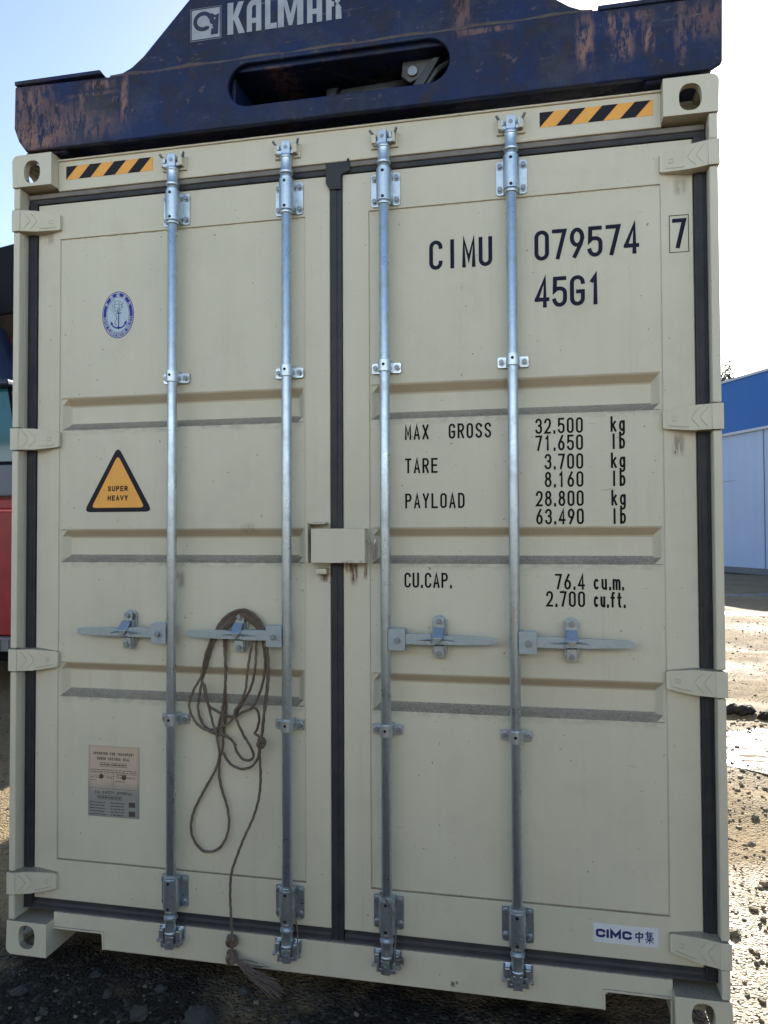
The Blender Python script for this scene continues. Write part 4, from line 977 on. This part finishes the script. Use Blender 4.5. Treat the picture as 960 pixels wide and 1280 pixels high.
wbox('wall_crack', -.3, .55, .052, .059, 3.30, 3.315, M_GREYP)
sh = tag(empty('bounce_shed', (2, -24, GZ)), 'unseen long pale blue shed added behind the camera to bounce light onto the container doors', 'building')  # unseen shed, added to bounce sunlight onto the doors
b = MB(); b.box(-30, 34, -32, -20, GZ, 10.4); build('wall', b, plain('pale_bounce_wall', (.47, .54, .62), .7, 0, .05, .8), sh)
b = MB(); b.hexa([(-30.6, -32.5, 10.41), (34.6, -32.5, 10.41), (34.6, -19.4, 10.41), (-30.6, -19.4, 10.41), (-30.6, -26.2, 11.8), (34.6, -26.2, 11.8), (34.6, -25.8, 11.8), (-30.6, -25.8, 11.8)]); build('roof', b, M_TRIM, sh)
for k in range(4): b = MB(); b.box(-24+k*15, -20+k*15, -19.99, -19.93, GZ, 4.2); build('gate', b, M_GREYP, sh)
M_DGREY = plain('brown_blocker_paint', (.085, .075, .060), .6, 0, .2, 3)
for k, (x0, lb) in enumerate(((-16.5, 'unseen brown container added to block low sky light, nearest the reach stacker'), (-3.6, 'unseen brown container added to block low sky light, straight across from the cream doors'), (9.3, 'unseen brown container added to block low sky light, on the warehouse side'))):
    dk = tag(empty('sky_block_container', (x0+6.1, -8.6, GZ)), lb, 'shipping container', 'unseen brown containers added to block low sky light')  # unseen containers, added to keep low sky light off the lower doors
    b = MB(); P = []; x = x0+.1
    while x < x0+12.0: P += [(x, -7.43), (x+.07, -7.43), (x+.138, -7.40), (x+.208, -7.40)]; x += .276
    b.prism(P+[(x0+12.1, -9.8), (x0+.1, -9.8)], lambda p, t: (p[0], p[1], t), GZ+.16, GZ+2.78); build('side_wall', b, M_DGREY, dk)
    for xx in (x0, x0+12.04):
        for yy in (-7.5, -9.86): b = MB(); b.box(xx, xx+.15, yy, yy+.12, GZ, GZ+2.896); build('corner_post', b, M_DGREY, dk)
    b = MB(); b.box(x0+.02, x0+12.17, -9.84, -7.40, GZ+2.781, GZ+2.89); build('roof', b, M_DGREY, dk)
def tree(x, y, h, r, seed, label):
    rg = random.Random(seed); t = tag(empty('tree', (x, y, GZ)), label, 'tree', 'trees behind the warehouse')
    b = MB(); P = catmull([(x+rg.gauss(0, .12)*k, y+rg.gauss(0, .12)*k, GZ+h*.92*k/5) for k in range(6)], .5); n = len(P)
    b.tube(P, [.20*(1-i/n)+.02 for i in range(n)], 8); build('trunk', b, M_BARK, t)
    tips = []
    for k in range(26):
        i = int(n*rg.uniform(.35, .97)); i = min(i, n-1); a = rg.uniform(0, 6.28); q = P[i]; ln = r*rg.uniform(.5, 1)*(1.15-.6*i/n)
        e = q+Vector((math.cos(a)*ln, math.sin(a)*ln, ln*rg.uniform(.5, 1.1))); m = q.lerp(e, .5)+Vector((0, 0, -.08*ln))
        b = MB(); L = catmull([q, m, e], .3); b.tube(L, [.055*(1-j/len(L))+.012 for j in range(len(L))], 6); build('limb', b, M_BARK, t); tips += [m, e, q.lerp(e, .75)]
    tips += [P[-1], P[-2]]
    b = MB(); V = []; F = []
    for c in tips:
        for _ in range(34):
            p = c+Vector((rg.gauss(0, .24), rg.gauss(0, .24), rg.gauss(0, .30))); u = Vector((rg.gauss(0, 1), rg.gauss(0, 1), rg.gauss(0, 1))).normalized(); w = u.orthogonal().normalized(); s = rg.uniform(.05, .10)
            o = len(V); V += [p-u*s, p+w*s*.6, p+u*s, p-w*s*.6]; F.append((o, o+1, o+2, o+3))
    b.add(V, F); build('crown', b, M_LEAF, t, fix=False)
tree(11.75, 44.5, 11.5, 1.1, 1, 'taller thin leafy tree rising over the blue roof edge beside the container')
tree(12.45, 44.0, 10.95, .75, 2, 'shorter leafy tree top just clearing the blue roof edge')

# ------------------------------------------------------------------ ground, wet patches, stones
def axis(fine0, fine1, st, lo, hi):
    L = []; v = fine0
    while v < fine1: L.append(v); v += st
    s = st
    while v < hi: L.append(v); s *= 1.16; v += s
    L.append(hi); v = fine0; s = st; A_ = []
    while v > lo: s *= 1.16; v -= s; A_.append(max(v, lo))
    return A_[::-1]+L
gx = axis(-2.6, 5.2, .06, -600, 600); gy = axis(-1.6, 8.0, .06, -600, 900)
PUD = [(3.55, 3.55, .95, .62), (7.2, 17.6, 2.6, .55), (6.9, 12.9, 3.2, .42)]
def gh(x, y):
    d = math.hypot(x-1.2, y)
    v = Vector((x, y, 0))
    k = min(1, max(0, (x-2.7)/.8)); h = noise.noise(v*.55)*.035+noise.noise(Vector((x*.9, y*2.4, 0)))*(.018+.022*k)+noise.noise(v*6.5)*(.010+.006*k)
    inside = -.35 < x < 2.8 and -.4 < y < 12.6
    if inside: h = min(h, .006)*.5
    if d > 40: h *= max(0, 1-(d-40)/60)
    for (px, py, rx, ry) in PUD:
        q = math.hypot((x-px)/(rx*1.35), (y-py)/(ry*1.35))
        if q < 1: h = h*(.35+.65*q*q)-.012*(1-q*q)
    return GZ-.012+h
V = [(x, y, gh(x, y)) for y in gy for x in gx]; n = len(gx)
b = MB(); b.add(V, [(j*n+i, j*n+i+1, (j+1)*n+i+1, (j+1)*n+i) for j in range(len(gy)-1) for i in range(n-1)], 0, True)
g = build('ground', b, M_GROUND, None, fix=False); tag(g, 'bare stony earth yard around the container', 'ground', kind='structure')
M_WET = [wet_mat('wet_gravelly_mud', .24, (.05, .045, .04), 16, .55), wet_mat('meltwater', .16, (.04, .04, .042), 9, .25), wet_mat('meltwater_far', .22, (.05, .048, .045), 7, .35)]
for (px, py, rx, ry), m in zip(PUD, M_WET):
    b = MB(); N_ = 48; lv = 6; z = gh(px, py)+.010
    P = [(px, py, z)]
    for l in range(1, lv+1):
        for k in range(N_):
            a = 2*math.pi*k/N_; w = 1+.28*noise.noise(Vector((math.cos(a)*1.7+px, math.sin(a)*1.7, py)))+.12*noise.noise(Vector((math.cos(a)*5, math.sin(a)*5, px)))
            P.append((px+rx*1.05*w*l/lv*math.cos(a), py+ry*1.05*w*l/lv*math.sin(a), z))
    F = [(0, 1+k, 1+(k+1) % N_) for k in range(N_)]+[(1+(l-1)*N_+k, 1+l*N_+k, 1+l*N_+(k+1) % N_, 1+(l-1)*N_+(k+1) % N_) for l in range(1, lv) for k in range(N_)]
    b.add(P, F); tag(build('puddle', b, m, None), 'shallow sheet of meltwater on the yard', 'puddle', kind='structure')
M_ST = stone_mat('grey_brown_stone', (.24, .205, .15), (.15, .125, .088)); M_CLOD = stone_mat('dark_wet_clod', (.035, .028, .022), (.02, .016, .013))
M_STP = stone_mat('shade_darkened_stone', (.062, .064, .061), (.036, .036, .033))  # stone copy with the container's shade darkened into its colour
def rock(b, c, r, rg, flat=.6, n=7, m=5):
    s0 = len(b.v); f0 = len(b.f); off = Vector((rg.uniform(0, 99), rg.uniform(0, 99), 0)); sx, sy = rg.uniform(.8, 1.3), rg.uniform(.75, 1.2); a0 = rg.uniform(0, 6.28)
    b.sphere((0, 0, 0), 1, n=n, m=m); ca, sa = math.cos(a0), math.sin(a0)
    for i in range(s0, len(b.v)):
        p = Vector(b.v[i]); p *= 1+.5*noise.noise(p*1.3+off)+.25*noise.noise(p*3.1+off)
        x, y = p.x*sx*r, p.y*sy*r; b.v[i] = (c[0]+x*ca-y*sa, c[1]+x*sa+y*ca, c[2]+p.z*r*flat)
    for i in range(f0, len(b.sm)): b.sm[i] = False
rg = random.Random(11)
b = MB()
def free(x, y): return not (-.06 < x < 2.5 and .0 < y < 12.3)
cnt = 0
while cnt < 8500:
    u_ = rg.random()
    if u_ < .45: x, y = rg.uniform(2.3, 3.9), rg.uniform(-.6, 4.6)
    elif u_ < .75: x, y = rg.uniform(3.0, 6.5), rg.uniform(4.4, 12.5)
    elif u_ < .88: x, y = rg.uniform(-2.4, 0), rg.uniform(-.8, 3.5)
    else: x, y = rg.uniform(-1, 4), rg.uniform(-1.5, .3)
    if not free(x, y): continue
    r = min(.019, .003+.0032*rg.expovariate(1.0))
    rock(b, (x, y, gh(x, y)+r*.18), r, rg, .7, 5, 4); cnt += 1
tag(build('gravel', b, M_ST, None, fix=False), 'loose gravel strewn over the yard', 'gravel', kind='stuff')
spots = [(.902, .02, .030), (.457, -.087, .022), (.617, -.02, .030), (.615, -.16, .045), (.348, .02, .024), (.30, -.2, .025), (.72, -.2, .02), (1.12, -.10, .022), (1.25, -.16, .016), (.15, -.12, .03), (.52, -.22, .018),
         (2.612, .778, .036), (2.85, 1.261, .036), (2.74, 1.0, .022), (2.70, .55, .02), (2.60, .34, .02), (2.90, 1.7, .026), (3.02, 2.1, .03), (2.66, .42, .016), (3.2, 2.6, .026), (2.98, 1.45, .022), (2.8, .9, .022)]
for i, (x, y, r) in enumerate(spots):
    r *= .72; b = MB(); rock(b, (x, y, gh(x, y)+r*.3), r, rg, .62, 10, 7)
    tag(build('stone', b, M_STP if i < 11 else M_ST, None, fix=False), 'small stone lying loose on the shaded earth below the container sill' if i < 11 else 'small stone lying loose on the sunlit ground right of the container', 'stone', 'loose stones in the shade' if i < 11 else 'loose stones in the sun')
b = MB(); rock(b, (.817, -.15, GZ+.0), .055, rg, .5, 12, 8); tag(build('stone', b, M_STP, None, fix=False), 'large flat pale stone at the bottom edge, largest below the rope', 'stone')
for x, y, r, lb in ((3.50, 4.55, .085, 'larger dark mud clod beyond the wet patch, beside the container edge'), (3.70, 4.42, .07, 'smaller dark mud clod at the far rim of the wet patch, farther from the container')):
    b = MB()
    for k in range(9): rock(b, (x+rg.gauss(0, r*1.0), y+rg.gauss(0, r*.5), gh(x, y)+r*.25), r*rg.uniform(.4, .8), rg, .7, 9, 6)
    tag(build('mud_clod', b, M_CLOD, None, fix=False), lb, 'mud clod')
